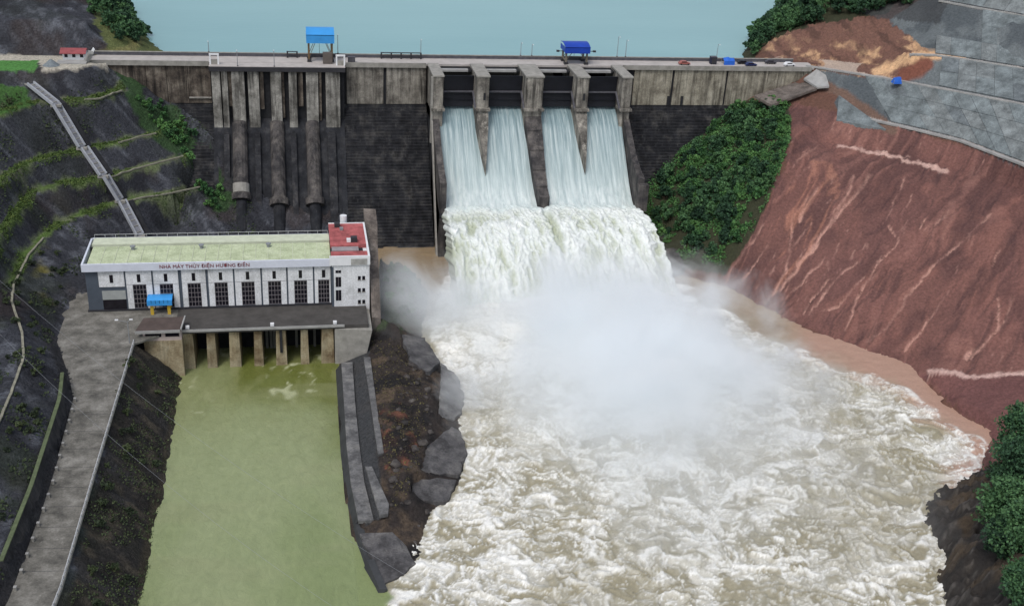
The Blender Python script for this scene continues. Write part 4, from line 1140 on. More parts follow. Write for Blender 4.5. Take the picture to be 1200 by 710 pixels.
# blue-roofed gantry on the deck
YC = float(PZ(187, 368, YARD)[1])-.2
xg = lambda p: px_x(p, 350, YC)
def gantry(name, label, x0_, x1_, y0, y1, zb, zr, roof_m, leg_m, rise, body=True, rp=None):
    t = thing(name, label, 'gantry crane', ((x0_+x1_)/2, (y0+y1)/2, zb))
    n = 8; pr = []
    for k in range(n+1):
        f = k/n; pr.append((y0-.7+(y1-y0+1.4)*f, zr+rise*math.sin(math.pi*(.15+.85*f))))
    pr2 = [(y, z-.25) for y, z in pr[::-1]]
    mb = MB(); mb.prism_x(pr+pr2, x0_-.6, x1_+.6); rf = mb.build('roof', roof_m, t)
    mb = MB()
    for k in range(1, 6):
        xx = x0_-.6+k*(x1_-x0_+1.2)/6
        mb.box(xx-.06, xx+.06, y0-.8, y0-.6, zr-.4, zr+rise*.5)
    mb.build('roof_seam', DARKM, rf)
    return t
t = gantry('gantry_crane', 'tailrace gantry under a pale blue sheet roof on yellow legs', xg(175), xg(199), YC, YC+3.6, YARD, YARD+4.0, BLUE, YEL, 1.0)
part('roof_front', BLUE, t, (xg(172), xg(201.5), YC-.8, YC-.6, YARD+3.0, YARD+4.5))
for xx in (xg(177), xg(197)):
    for yy in (YC+.2, YC+3.2): part('leg', YEL, t, (xx-.4, xx+.4, yy-.35, yy+.35, YARD, YARD+4.1))
part('hoist', LAMP, t, (xg(185), xg(189), YC+1, YC+2, YARD+1.5, YARD+2.6))

# ================================================================== YARD, ROAD, RAILING
poly = [PZ(x, y, YARD)[:2] for x, y in roadL[:-1]] + [(XA-8, YF+2), (XA-6, YBK+4), (xf(190), YBK+4), (xd(206), YF-.4), (xd(206), YD)] + [PZ(x, y, YARD)[:2] for x, y in roadR[::-1]]
m = M_concrete('yard_concrete', C(108, 106, 100), C(76, 75, 71), C(138, 136, 130), .0)
mb = MB(); mb.prism_z([tuple(p) for p in poly], YARD-.5, YARD)
road = mb.build('access_road', m); road['kind'] = 'structure'
# slab joints across the road
rl_ = dens([PZ(x, y, YARD) for x, y in roadL[1:4]], 6.0); rr_ = resample(dens(zline(roadR[1:], YARD), 1), np.linspace(0, 1, len(rl_)))
mb = MB()
for p, q in zip(rl_[1:-1], rr_[1:-1]): mb.beam((p[0]+.3, p[1], YARD-.02), (q[0]-.5, p[1]-.6, YARD-.02), .1, .05)
mb.build('expansion_joint', DARKM, road)
rail = thing('road_railing', 'long pale railing on a low kerb along the access road above water', 'railing', PZ(110, 560, YARD))
rp = dens(zline([(36, 782), (72, 690), (110, 560), (157, 403)], YARD), 2.2)
kb = MB(); r1_ = MB()
for p, q in zip(rp[:-1], rp[1:]):
    up = np.array([0, 0, 1.])
    kb.beam(p+up*.15, q+up*.15, .4, .5)
    r1_.beam(p+up*1.15, q+up*1.15, .14, .14); r1_.beam(p+up*.75, q+up*.75, .1, .1)
kb.build('kerb', GREYC, rail); r1_.build('rails', RAIL, rail)
pm = None
for p in rp:
    if pm is None:
        mb = MB(); mb.box(-.11, .11, -.11, .11, 0, 1.25); o = mb.build('post', RAIL); pm = o.data
    else:
        o = bpy.data.objects.new('post', pm); COL.objects.link(o)
    o.parent = rail; o.location = Vector([float(c) for c in p]) - rail.location
# retaining wall along the uphill side of the road
tw = thing('roadside_wall', 'dark low stone retaining wall along the uphill side of access road', 'wall', PZ(60, 560, YARD))
wt = resample(dens(offset(wall_top, .0)[1:5], 1), np.linspace(0, 1, 22))
mb = MB(); mc = MB()
for p, q in zip(wt[:-1], wt[1:]):
    mb.hexa([(p[0]-.1, p[1], YARD-1), (p[0]+1.6, p[1], YARD-1), (q[0]+1.6, q[1], YARD-1), (q[0]-.1, q[1], YARD-1), (p[0]-.1, p[1], p[2]+.1), (p[0]+.5, p[1], p[2]+.1), (q[0]+.5, q[1], q[2]+.1), (q[0]-.1, q[1], q[2]+.1)][:8])
    mc.beam((p[0]+.2, p[1], p[2]+.25), (q[0]+.2, q[1], q[2]+.25), .8, .3)
mb.build('wall_body', M_concrete('dark_stone_wall', C(58, 58, 60), C(36, 36, 38), C(82, 80, 78), .6), tw)
mc.build('coping', M_plain('mossy_coping', C(86, 96, 70), .9, .3, .8), tw)
# marker posts on the uphill road edge
ep = resample(dens(zline(roadL[1:4], YARD), 1), np.linspace(.02, .98, 15))
first = None
for p in ep:
    if first is None:
        first = thing('marker_post', 'small grey concrete marker post at the uphill edge of the road', 'marker post', (0, 0, 0), 'marker posts beside the road')
        mb = MB(); mb.prism_z([(-.22, -.22), (.22, -.22), (.22, .22), (-.22, .22)], 0, .8); mb.build('post_body', GREYC, first)
        mb = MB(); mb.prism_z([(-.28, -.28), (.28, -.28), (.28, .28), (-.28, .28)], .8, .98); mb.build('cap', SLABL, first)
        first.location = (float(p[0])+.6, float(p[1]), YARD)
    else: copy_tree(first, (p[0]+.6, p[1], YARD))

# hillside drain chute with two pale side walls
dc = thing('drain_chute', 'pale stepped drainage chute running straight down the dark left hillside', 'drain', PZ(96, 173, 40))
chain = [zline([(36, 100), (66, 124)], [57, 52.5]), zline([(66, 124), (96, 174)], [52.5, 40.6]), zline([(99, 175), (121, 207)], [40.4, 33.5]), zline([(124, 208), (141, 236)], [33.3, 26.0]), zline([(143, 237), (164, 277)], [25.8, 17])]
for (p, q) in chain:
    p = np.array(p); q = np.array(q); d = q-p; s = np.cross(d, [0, 0, 1]); s /= np.linalg.norm(s)
    up = np.array([0, 0, 1.]); W = 1.15
    mb = MB(); mb.beam(p+up*.2, q+up*.2, 2*W, .5); fl = mb.build('channel_floor', M_plain('channel_floor', C(112, 114, 120), .9, .3), dc)
    for sg in (-1, 1):
        mb = MB(); mb.beam(p+s*W*sg+up*.6, q+s*W*sg+up*.6, .5, 1.0); mb.build('side_wall', M_plain('chute_wall', C(150, 154, 160), .8, .15), dc)
    n = max(3, int(np.linalg.norm(d)/1.8)); mb = MB()
    for k in range(n):
        c_ = p+d*(k+.5)/n+up*.55; mb = MB(); mb.beam(c_-s*W*.85, c_+s*W*.85, .35, .3); mb.build('step', GREYC, dc)
    mb = MB(); mb.beam(p-s*W*2.6*(-1 if s[0] > 0 else 1)*1+up*-.1, q-s*W*2.6*(-1 if s[0] > 0 else 1)+up*-.1, 1.5, .5); mb.build('side_trench', RECESS, dc)
    part('landing', GREYC, dc, (q[0]-1.6, q[0]+1.6, q[1]-.9, q[1]+.9, q[2]-.3, q[2]+.35))
# bench gutters (thin pale concrete lines)
gut = thing('bench_gutter', 'thin pale concrete gutter following the top bench of left hillside', 'gutter', PZ(20, 98, 57))
pts = dens(zline([(-30, 92), (0, 96), (18, 98.5), (34, 101)], [57, 57, 57, 57]), 1.6); mb = MB()
for p, q in zip(pts[:-1], pts[1:]): mb.beam(p+np.array([0, 0, .35]), q+np.array([0, 0, .35]), .5, .5)
mb.build('channel', GREYC, gut)
for pxs, z, lab in (([(99, 117.5), (118, 115), (143, 106)], 53, 'pale gutter on the upper bench of left hillside near the dam'),
                    ([(139, 168), (165, 161), (183, 157)], 40, 'pale gutter on the second bench right of the drain chute'),
                    ([(124, 209), (157, 199), (215, 184)], 33, 'pale gutter on the third bench right of the drain chute'),
                    ([(143, 237), (190, 228), (234, 219)], 25.5, 'pale gutter on the lowest bench right of the drain chute'),
                    ([(-5, 503), (12, 465), (28, 420), (26, 390), (14, 355), (16, 336), (33, 300), (51, 280)], [27, 27, 27, 26.6, 26, 25.5, 25.5, 25.5], 'pale winding gutter on the lowest bench of left hillside')):
    l = zline(pxs, z); g = thing('bench_gutter', lab, 'gutter', l[0]); mb = MB()
    pts = dens(l, 1.5)
    pts = np.array([[p[0], p[1], max(FL.z(p[0], p[1])+.05, p[2]-.3)] for p in pts])
    for p, q in zip(pts[:-1], pts[1:]): mb.beam(p+np.array([0, 0, .2]), q+np.array([0, 0, .2]), .55, .4)
    mb.build('channel', M_plain('gutter_concrete', C(128, 126, 112), .9, .3, .8), g)

# ================================================================== ISLAND SLABS
def slab(label, pts, z, th, m, name='concrete_slab', parent=None):
    zz = z if hasattr(z, '__len__') else [z]*len(pts)
    P = [PZ(x, y, q) for (x, y), q in zip(pts, zz)]
    ar = sum(a[0]*b_[1]-b_[0]*a[1] for a, b_ in zip(P, P[1:]+P[:1]))
    if ar < 0: P = P[::-1]; zz = zz[::-1]
    c = sum(P)/len(P)
    o = thing(name, label, 'slab', (c[0], c[1], min(zz)-th)) if parent is None else parent
    if name == 'concrete_slab':
        PP = dens([np.array([p[0], p[1], q]) for p, q in zip(P, zz)]+[np.array([P[0][0], P[0][1], zz[0]])], 1.3)[:-1]
        jr = np.random.default_rng(int(abs(c[0]*37+c[1]*11)))
        P = [np.array([p[0]+jr.normal()*.22, p[1]+jr.normal()*.22, 0]) for p in PP]; zz = [float(p[2]+jr.normal()*.07) for p in PP]
    mb = MB(); mb.prism_z([(p[0], p[1]) for p in P], [q-th for q in zz], list(zz)); mb.build('slab_body', m, o, bevel=.1)
    return o
gw = thing('guide_wall', 'long curved grey concrete guide wall between green tailrace and river', 'wall', PZ(404, 500, 9))
Lf = [(400, 425), (403, 470), (406, 520), (411, 565), (420, 610)]; Rg = [(413, 424), (416, 470), (421, 520), (427, 565), (438, 609)]
for (a, b_), (c, d) in zip(zip(Lf[:-1], Lf[1:]), zip(Rg[:-1], Rg[1:])):
    g = MB(); P = [PZ(*q, 9.4) for q in (a, b_, d, c)]
    g.prism_z([(p[0], p[1]) for p in P], 8.6, 9.4); g.build('top_slab', SLABM, gw)
    P = [PZ(*q, 9.0) for q in (a, b_)]; P2 = [PZ(q[0]-8, q[1]+10, 5.0) for q in (b_, a)]
    g = MB(); g.quad(P[0], P[1], (P2[0][0]-1, P2[0][1], 3.5), (P2[1][0]-1, P2[1][1], 3.5)); g.quad((P[1][0], P[1][1], 9.0), (P[0][0], P[0][1], 9.0), (P[0][0]+.5, P[0][1], 3), (P[1][0]+.5, P[1][1], 3))
    g.build('wall_face', M_plain('wall_face_dark', C(58, 60, 62), .85, .3, .4), gw)
for lab_, pts_, zs_, th_, m_, n_ in SLABS: slab(lab_, pts_, zs_, th_, SLABM if m_ else SLAB, n_)
for a, b_ in (((420, 612), (434, 655)), ((434, 655), (449, 684))):
    P = [PZ(*q, 8.0) for q in (a, b_)]
    g = MB(); g.hexa([(P[0][0]-2.2, P[0][1], 3), (P[1][0]-2.2, P[1][1]-1, 3), (P[1][0]+.8, P[1][1], 3), (P[0][0]+.8, P[0][1], 3), (P[0][0]-.7, P[0][1], 8.0), (P[1][0]-.7, P[1][1], 6.8), (P[1][0]+.8, P[1][1], 6.8), (P[0][0]+.8, P[0][1], 8.0)])
    g.build('wall_face', MATS['wall_face_dark'], gw)
# concrete block at the foot of the right training wall
slab('low dark concrete block at foot of right spillway wall', [(776, 292), (792, 290), (803, 312), (788, 318)], [10, 10.5, 9, 8.5], 4, PEN, 'toe_block')
# right abutment slabs
ap = slab('tilted grey concrete apron under the right end of the dam', [(884, 112), (943, 93), (958, 103), (904, 123)], [52.5, 56.5, 56.5, 51.5], 1.0, M_concrete('apron_concrete', C(110, 102, 96), C(78, 72, 68), C(134, 126, 120), .4), 'abutment_apron')
slab('broken pale slab beside the right end of the crest road', [(942, 92), (957, 81), (968, 88), (972, 101), (958, 102)], [57.5, 60.8, 60.2, 57.6, 56.9], .8, SLABL, 'abutment_slab')

# ================================================================== CREST FURNITURE
def crest_gantry(name, label, x0_, x1_, zr, h, roof_m, leg_m, arms=False):
    yb0, yb1 = .8, 6.6
    t = thing(name, label, 'gantry crane', ((x0_+x1_)/2, 3.5, CREST))
    n = 8
    rise = h
    pr = [(yb0-1.0+(yb1-yb0+2)*k/n, zr+rise*(.35+.65*math.sin(math.pi*(.08+.7*k/n)))) for k in range(n+1)]
    mb = MB(); mb.prism_x(pr+[(y, z-.2) for y, z in pr[::-1]], x0_-.5, x1_+.5); rf = mb.build('roof', roof_m, t)
    part('roof_skirt', roof_m, t, (x0_-.5, x1_+.5, yb0-1.0, yb0-.8, zr-1.2, pr[0][1]), (x0_-.5, x0_-.35, yb0-.8, yb1+.8, zr-1.0, zr+rise*.4), (x1_+.35, x1_+.5, yb0-.8, yb1+.8, zr-1.0, zr+rise*.4))
    for xx in (x0_, x1_-.6):
        for yy in (yb0, yb1-.6): part('leg', leg_m, t, (xx, xx+.6, yy, yy+.6, CREST, zr))
    part('crossbeam', leg_m, t, (x0_, x1_, yb0+.1, yb0+.5, zr-1.3, zr-.8), (x0_, x1_, yb1-.5, yb1-.1, zr-1.3, zr-.8), (x0_, x0_+.5, yb0+.6, yb1-.6, CREST+1.2, CREST+1.6))
    for xx in (x0_-.3, x1_-1.1): part('wheel_bogie', DARKM, t, (xx, xx+1.4, yb0-.3, yb0+1.2, CREST+.02, CREST+.9), (xx, xx+1.4, yb1-1.2, yb1+.3, CREST+.02, CREST+.9))
    for yy in (yb0+.3, yb1-.3):
        mb = MB(); mb.beam((x0_+.3, yy, CREST+1.4), (x0_+(x1_-x0_)*.3, yy, zr-1.2), .18, .18); mb.build('brace', leg_m, t)
        mb = MB(); mb.beam((x1_-.3, yy, CREST+1.4), (x1_-(x1_-x0_)*.3, yy, zr-1.2), .18, .18); mb.build('brace', leg_m, t)
    mb = MB(); mb.tube([((x0_+x1_)/2-.3, 3.6, zr-1.4), ((x0_+x1_)/2-.3, 3.6, CREST+2.2)], .06, 6); mb.build('hoist_cable', DARKM, t)
    part('hoist_box', DARKM, t, ((x0_+x1_)/2-1.2, (x0_+x1_)/2+.6, 2.6, 4.6, zr-1.4, zr-.3))
    if arms:
        for s, xx in ((-1, x0_), (1, x1_)):
            part('lamp_arm', DARKM, t, (min(xx, xx+s*2.6), max(xx, xx+s*2.6), 2, 2.25, zr-1.0, zr-.8), (xx+s*2.6-.5, xx+s*2.6+.5, 1.8, 2.5, zr-1.2, zr-.6))
    return t
def X3(p, y=67): return px_x(p, y, 3)
t = crest_gantry('gantry_crane', 'tall intake gantry crane under a bright blue barrel roof on crest', X3(361), X3(390), 68.8, 3.2, BLUE, M_plain('crane_brown', C(108, 88, 64), .6, .2))
part('cabin', M_plain('cabin_brown', C(90, 84, 80), .7, .2), t, (X3(378), X3(389), -1.5, .7, CREST, CREST+3.6))
crest_gantry('gantry_crane', 'small spillway gantry crane with deep blue roof and side lamp arms', X3(661), X3(687), 66.4, 1.9, BLUED, M_plain('crane_grey', C(110, 104, 92), .6, .2), True)
# lamp posts on the upstream parapet
def lamp_post(label, x, y, zt, zb=62.3, group=None):
    t = thing('lamp_post', label, 'lamp post', (x, y, zb), group)
    mb = MB(); mb.tube([(x, y, zb), (x, y, zt-.3), (x, y-.3, zt), (x, y-1.3, zt+.15)], [.13, .09, .07, .06], 8); mb.build('pole', LAMP, t)
    part('lamp_head', WHITE, t, (x-.16, x+.16, y-2.0, y-1.2, zt+.06, zt+.22))
    part('base_plate', DARKM, t, (x-.25, x+.25, y-.25, y+.25, zb, zb+.2))
    return t
for p, ty in ((245, 48), (396, 40), (493, 46), (610, 50), (623, 52), (723, 43), (733, 47), (840, 52)):
    y = 7.85; x = px_x(p, 66, y); zt = float(PY(p, ty, y)[2])
    lamp_post('slender grey lamp post standing on the upstream crest parapet', x, y, zt, group='lamp posts along the crest parapet')
for p in (278.5, 321.5):
    x = px_x(p, 78, -5.2); zt = float(PY(p, 58.5, -5.2)[2])
    lamp_post('dark short pole at the edge of the intake platform', x, -5.2, zt, 60.9, 'poles on the intake platform')
# portal frames at the two ends of the intake platform
for p, lab in ((251, 'small white portal frame where intake platform meets left wing wall'), (399, 'small white portal frame beside the tall blue roofed gantry crane')):
    x = px_x(p, 72, -3); t = thing('portal_frame', lab, 'frame', (x, -3, CREST))
    for s in (-1, 1): part('post', WHITE, t, (x+s*1.3-.25, x+s*1.3+.25, -3.3, -2.7, 60.9, 64.0))
    part('lintel', WHITE, t, (x-1.6, x+1.6, -3.3, -2.7, 64.0, 64.5)); part('panel', GREYC, t, (x-1.0, x+1.0, -3.1, -2.9, 60.9, 62.6))
# equipment racks
for p0, p1, lab in ((336, 349, 'low dark steel rack on crest left of the tall blue gantry'), (446, 494, 'row of dark steel racks on the crest between gantry and spillway')):
    x0_, x1_ = px_x(p0, 67, 6.5), px_x(p1, 67, 6.5); t = thing('steel_rack', lab, 'rack', ((x0_+x1_)/2, 6.5, CREST))
    part('top_beam', DARKM, t, (x0_, x1_, 6.3, 6.7, 63.0, 63.25)); part('shelf', DARKM, t, (x0_, x1_, 6.3, 6.7, 61.9, 62.05))
    n = 2 if p1-p0 < 20 else 5
    for k in range(n):
        xx = x0_+k*(x1_-x0_-.5)/(n-1); part('upright', DARKM, t, (xx, xx+.5, 6.2, 6.8, CREST, 63.0))
# dark switch cabinet near the mid section
x = px_x(412, 72, -.2)
t = thing('switch_cabinet', 'dark steel switch cabinet on crest right of the intake platform', 'cabinet', (x, 0, CREST))
part('body', DARKM, t, (x-1.2, x+1.2, -.3, 1.2, CREST, CREST+1.9), bevel=.05); part('door', PARA, t, (x-1.1, x-.05, -.36, -.3, CREST+.2, CREST+1.7), (x+.05, x+1.1, -.36, -.3, CREST+.2, CREST+1.7)); part('top_cover', PARA, t, (x-1.3, x+1.3, -.4, 1.3, CREST+1.9, CREST+2.05))
# small vehicles and stores near the right abutment
def car(label, x, y, rz, m, L_=4.2):
    t = thing('parked_car', label, 'car', (x, y, CREST))
    W, g = 1.75, GLASS
    pr = [(-.5, .35), (.5, .35), (.5, .82), (.3, .92), (.16, 1.42), (-.3, 1.45), (-.42, .98), (-.5, .9)]
    mb = MB(); n = len(pr)
    i = 0
    P = [(a*L_, z) for a, z in pr]
    mb.v += [(x+a, y-W/2, CREST+z) for a, z in P]+[(x+a, y+W/2, CREST+z) for a, z in P]
    mb.f.append(tuple(range(n))); mb.f.append(tuple(range(2*n-1, n-1, -1)))
    for k in range(n): j = (k+1) % n; mb.f.append((k, n+k, n+j, j))
    mb.build('body', m, t, bevel=.08)
    part('side_window', g, t, (x-.3*L_, x+.16*L_, y-W/2-.02, y-W/2+.05, CREST+.98, CREST+1.34))
    part('side_window', g, t, (x-.3*L_, x+.16*L_, y+W/2-.05, y+W/2+.02, CREST+.98, CREST+1.34))
    for a in (-.32, .32):
        for s in (-1, 1):
            mb = MB(); yy = y+s*(W/2-.1); mb.tube([(x+a*L_, yy-.1, CREST+.33), (x+a*L_, yy+.12, CREST+.33)], .33, 12); mb.build('wheel', DARKM, t)
    for s in (-1, 1): part('headlight', WHITE, t, (x+.5*L_-.03, x+.5*L_+.03, y+s*.6-.2, y+s*.6+.2, CREST+.6, CREST+.78))
    if rz: t.rotation_euler = (0, 0, rz)
    return t
XC = lambda p, y, Y: px_x(p, y, Y)
car('white car parked where the crest road meets the right bank', XC(925, 75, 2), 2, .1, WHITE)
car('dark blue car parked on crest beside the right wing wall', XC(880, 76, 1.2), 1.2, 0, M_plain('car_dark_blue', C(34, 44, 84), .35, .1))
car('black car parked behind dark blue car on the crest', XC(870, 76, 4.5), 4.5, 0, M_plain('car_black', C(34, 34, 38), .35, .1))
car('dark grey car parked nearest to the white car on crest', XC(903, 72, 5.2), 5.2, -.06, M_plain('car_grey', C(62, 60, 66), .35, .1))
car('dull red car parked on crest near the dark store box', XC(802, 73, 2.4), 2.4, 0, M_plain('car_red', C(150, 92, 84), .4, .1))
x = XC(835.5, 72, 4); t = thing('store_box', 'tall dark blue steel store box on the crest road', 'box', (x, 4, CREST))
part('body', M_plain('store_navy', C(30, 34, 58), .6, .15), t, (x-1.1, x+1.1, 3, 5, CREST+.15, CREST+2.6), bevel=.05)
part('skid', DARKM, t, (x-1.0, x-.7, 3, 5, CREST, CREST+.15), (x+.7, x+1.0, 3, 5, CREST, CREST+.15)); part('door', DARKM, t, (x-.9, x+.9, 2.95, 3.0, CREST+.3, CREST+2.4)); part('lid', PARA, t, (x-1.2, x+1.2, 2.9, 5.1, CREST+2.6, CREST+2.75))
x = XC(853, 73, 4); t = thing('tarpaulin_tent', 'bright blue tarpaulin tent pitched on the crest road', 'tent', (x, 4, CREST))
mb = MB(); rows = 7; cols = 9; Xt, Yt = np.meshgrid(np.linspace(-2.1, 2.1, cols), np.linspace(-1.6, 1.6, rows))
Zt = 2.5-.95*np.abs(Yt/1.6)**1.3-.25*np.abs(Xt/2.1)**2+(fbm(Xt*1.5, Yt*1.5, 77, 2)-.5)*.35
idx = 0
for r_ in range(rows-1):
    for c_ in range(cols-1):
        q = [(r_, c_), (r_, c_+1), (r_+1, c_+1), (r_+1, c_)]
        mb.quad(*[(x+Xt[a], 4+Yt[a], CREST+Zt[a]) for a in q])
mb.build('canopy', M_plain('tarp_blue', C(40, 96, 190), .5, .15), t)
mb = MB(); mb.quad((x-2.1, 2.4, CREST), (x+2.1, 2.4, CREST), (x+2.1, 2.4, CREST+1.5), (x-2.1, 2.4, CREST+1.5)); mb.build('front_flap', MATS['tarp_blue'], t)
for sx_ in (-1, 1):
    for sy_ in (-1, 1): part('pole', LAMP, t, (x+sx_*2-.05, x+sx_*2+.05, 4+sy_*1.5-.05, 4+sy_*1.5+.05, CREST, CREST+1.5))
x, y, z = PZ(1050.5, 96.5, 62); t = thing('tarpaulin_tent', 'small blue tarpaulin shelter on the grey terraced slope', 'tent', (x, y, z))
mb = MB(); mb.hexa([(x-1.6, y-1.1, z-.4), (x+1.6, y-1.1, z-.4), (x+1.6, y+1.1, z-.2), (x-1.6, y+1.1, z-.2), (x-1.2, y-.5, z+1.6), (x+1.1, y-.6, z+1.9), (x+1.0, y+.6, z+1.8), (x-1.1, y+.5, z+1.5)]); mb.build('canopy', MATS['tarp_blue'], t)
for s in (-1, 1): part('pole', LAMP, t, (x+s*1.65-.05, x+s*1.65+.05, y-1.2, y-1.1, z-.5, z+1.0))

# ---------------- hut, mound and stairs on the left bank
x0_, y0h, _ = PZ(72, 71, CREST); x1_ = PZ(101, 71, CREST)[0]
t = thing('roadside_hut', 'low white hut with red sheet roof on left bank road', 'hut', ((x0_+x1_)/2, y0h, CREST))
part('wall', WHITE, t, (x0_+.4, x1_-.3, y0h+.5, y0h+4.6, CREST, CREST+2.4))
mb = MB(); mb.hexa([(x0_-.3, y0h-.6, CREST+2.2), (x1_+.2, y0h-.6, CREST+2.2), (x1_+.2, y0h+2.6, CREST+3.3), (x0_-.3, y0h+2.6, CREST+3.3), (x0_-.3, y0h-.6, CREST+2.4), (x1_+.2, y0h-.6, CREST+2.4), (x1_+.2, y0h+2.6, CREST+3.5), (x0_-.3, y0h+2.6, CREST+3.5)])
mb.hexa([(x0_-.3, y0h+2.6, CREST+3.28), (x1_+.2, y0h+2.6, CREST+3.28), (x1_+.2, y0h+5.4, CREST+2.2), (x0_-.3, y0h+5.4, CREST+2.2), (x0_-.3, y0h+2.6, CREST+3.48), (x1_+.2, y0h+2.6, CREST+3.48), (x1_+.2, y0h+5.4, CREST+2.4), (x0_-.3, y0h+5.4, CREST+2.4)])
mb.build('roof', M_plain('hut_red', C(140, 74, 76), .6, .25, .5), t)
for k in range(3):
    xx = x0_+1+k*2.4; part('window', GLASS, t, (xx, xx+1, y0h+.44, y0h+.5, CREST+.9, CREST+1.9))
part('porch_slab', SLABL, t, (x0_-1.0, x1_+.6, y0h-4.2, y0h+.4, CREST-.2, CREST+.12))
c = PZ(60, 76.5, CREST); rx_, ry_ = 2.4, 2.6
t = thing('gravel_mound', 'heap of grey gravel dumped beside the left bank lawn', 'gravel heap', c)
N_ = 26; a_, r_ = np.meshgrid(np.linspace(0, 2*math.pi, N_), np.linspace(0, 1, 10))
gx = c[0]+rx_*r_*np.cos(a_)*1.1; gy2 = c[1]+ry_*r_*np.sin(a_); gz = CREST+2.1*(1-r_)**1.1+(fbm(gx*1.2, gy2*1.2, 88, 3)-.5)*.6*(1-r_)-.05
o = grid_mesh('heap', gx, gy2, gz, M_plain('gravel_grey', C(112, 120, 124), .95, .3, 1.5, bmp=.6), kind=None); o.parent = t; o.matrix_parent_inverse = Matrix.Translation(-t.location)
s0, s1 = PZ(101, 72, CREST), PZ(107, 60, 65)
t = thing('bank_stairway', 'white concrete stairway climbing the bank behind the red roofed hut', 'stairs', s0)
for k in range(8):
    f = k/8; p = s0+(s1-s0)*f; part('step', SLABL, t, (p[0]-.8, p[0]+.8, p[1], p[1]+.7, p[2]-.6, p[2]+.35))
mb = MB(); mb.beam(s0+np.array([.9, 0, .8]), s1+np.array([.9, 0, .8]), .2, 1.0); mb.build('balustrade', WHITE, t)
# yard lamp
q = PZ(152, 402, YARD)
t = thing('lamp_post', 'double armed lamp post at the head of road railing', 'lamp post', q)
mb = MB(); mb.tube([q, q+np.array([0, 0, 6.2])], [.14, .09], 8); mb.build('pole', LAMP, t)
for s, k in ((-1, 2.6), (1, .9)):
    mb = MB(); mb.tube([q+np.array([0, 0, 6.1]), q+np.array([s*k, 0, 6.7])], .06, 6); mb.build('arm', LAMP, t)
    part('lamp_head', WHITE, t, (q[0]+s*k-.4, q[0]+s*k+.4, q[1]-.2, q[1]+.2, q[2]+6.62, q[2]+6.85))
# overhead cables crossing the tailrace
for k, (pa, pb, za, zb2) in enumerate((((-60, 275), (520, 700), 60, 34), ((-60, 330), (420, 730), 58, 33))):
    a_, b_ = PZ(*pa, za), PZ(*pb, zb2)
    pts = [a_+(b_-a_)*f-np.array([0, 0, 5*4*f*(1-f)]) for f in np.linspace(0, 1, 24)]
    mb = MB(); mb.tube(pts, .018, 5)
    tag(mb.build('power_cable', LAMP), 'thin grey power cable strung over the green tailrace', 'cable', 'power cables over the tailrace')

# ================================================================== VEGETATION
LEAF = M_leaf('leaf_dark', C(34, 55, 42), C(54, 84, 58), C(82, 116, 74))
LEAFY = M_leaf('leaf_fresh', C(42, 70, 46), C(64, 102, 60), C(94, 132, 74))
rng = np.random.default_rng(5)
def leaf_quads(cen, nrm_bias, size, n):
    """n leaf-sized quads around cen (n,3)"""
    d = rng.normal(size=(n, 3)); d[:, 2] += nrm_bias; d /= np.linalg.norm(d, axis=1)[:, None]
    t = np.cross(d, rng.normal(size=(n, 3))); t /= np.linalg.norm(t, axis=1)[:, None]; b = np.cross(d, t)
    s = (size*(.6+.8*rng.random(n)))[:, None]
    return np.stack([cen-t*s-b*s*.6, cen+t*s-b*s*.6, cen+t*s*.7+b*s*.7, cen-t*s*.7+b*s*.7], 1)
def quads_object(name, Q, m, parent=None):
    n = len(Q); me = bpy.data.meshes.new(name)
    me.vertices.add(n*4); me.vertices.foreach_set('co', Q.reshape(-1).astype(np.float32))
    me.loops.add(n*4); me.loops.foreach_set('vertex_index', np.arange(n*4, dtype=np.int32))
    me.polygons.add(n); me.polygons.foreach_set('loop_start', np.arange(0, n*4, 4, dtype=np.int32))
    me.materials.append(m); me.update()
    o = bpy.data.objects.new(name, me); COL.objects.link(o); o.parent = parent
    return o
def make_plant(name, label, cat, group, h, w, m, nclump, nleaf, lsize, trunk_h):
    t = thing(name, label, cat, (0, 0, 0), group)
    mb = MB()
    mb.tube([(0, 0, -.6), (.1*h*.1, 0, trunk_h*.6), (.03*h, .02*h, h*.75)], [h*.03, h*.022, h*.008], 6)
    for k in range(4):
        a = k*1.7+random.random(); zz = trunk_h*(.7+.25*k/4)
        mb.tube([(0, 0, zz), (math.cos(a)*w*.28, math.sin(a)*w*.28, zz+h*.18), (math.cos(a)*w*.42, math.sin(a)*w*.42, zz+h*.3)], [h*.014, h*.01, h*.004], 5)
    mb.build('trunk', BARK, t)
    cs = []
    for k in range(nclump):
        a = rng.random()*6.283; f = (k+.5)/nclump
        zz = trunk_h + (h-trunk_h)*(f**.8)
        rad = w*.5*math.sqrt(max(.05, 1-((f-.35)/.72)**2))*(.25+.75*rng.random())
        cs.append((math.cos(a)*rad, math.sin(a)*rad, zz-.1*h*rng.random()))
    Q = []
    for c_ in cs:
        r_ = w*(.12+.1*rng.random()); n = nleaf
        d = rng.normal(size=(n, 3)); d /= np.linalg.norm(d, axis=1)[:, None]
        cen = np.array(c_)+d*(r_*(.55+.5*rng.random(n)))[:, None]*np.array([1, 1, .75])
        Q.append(leaf_quads(cen, .5, lsize, n))
    quads_object('crown', np.concatenate(Q), m, t)
    return t
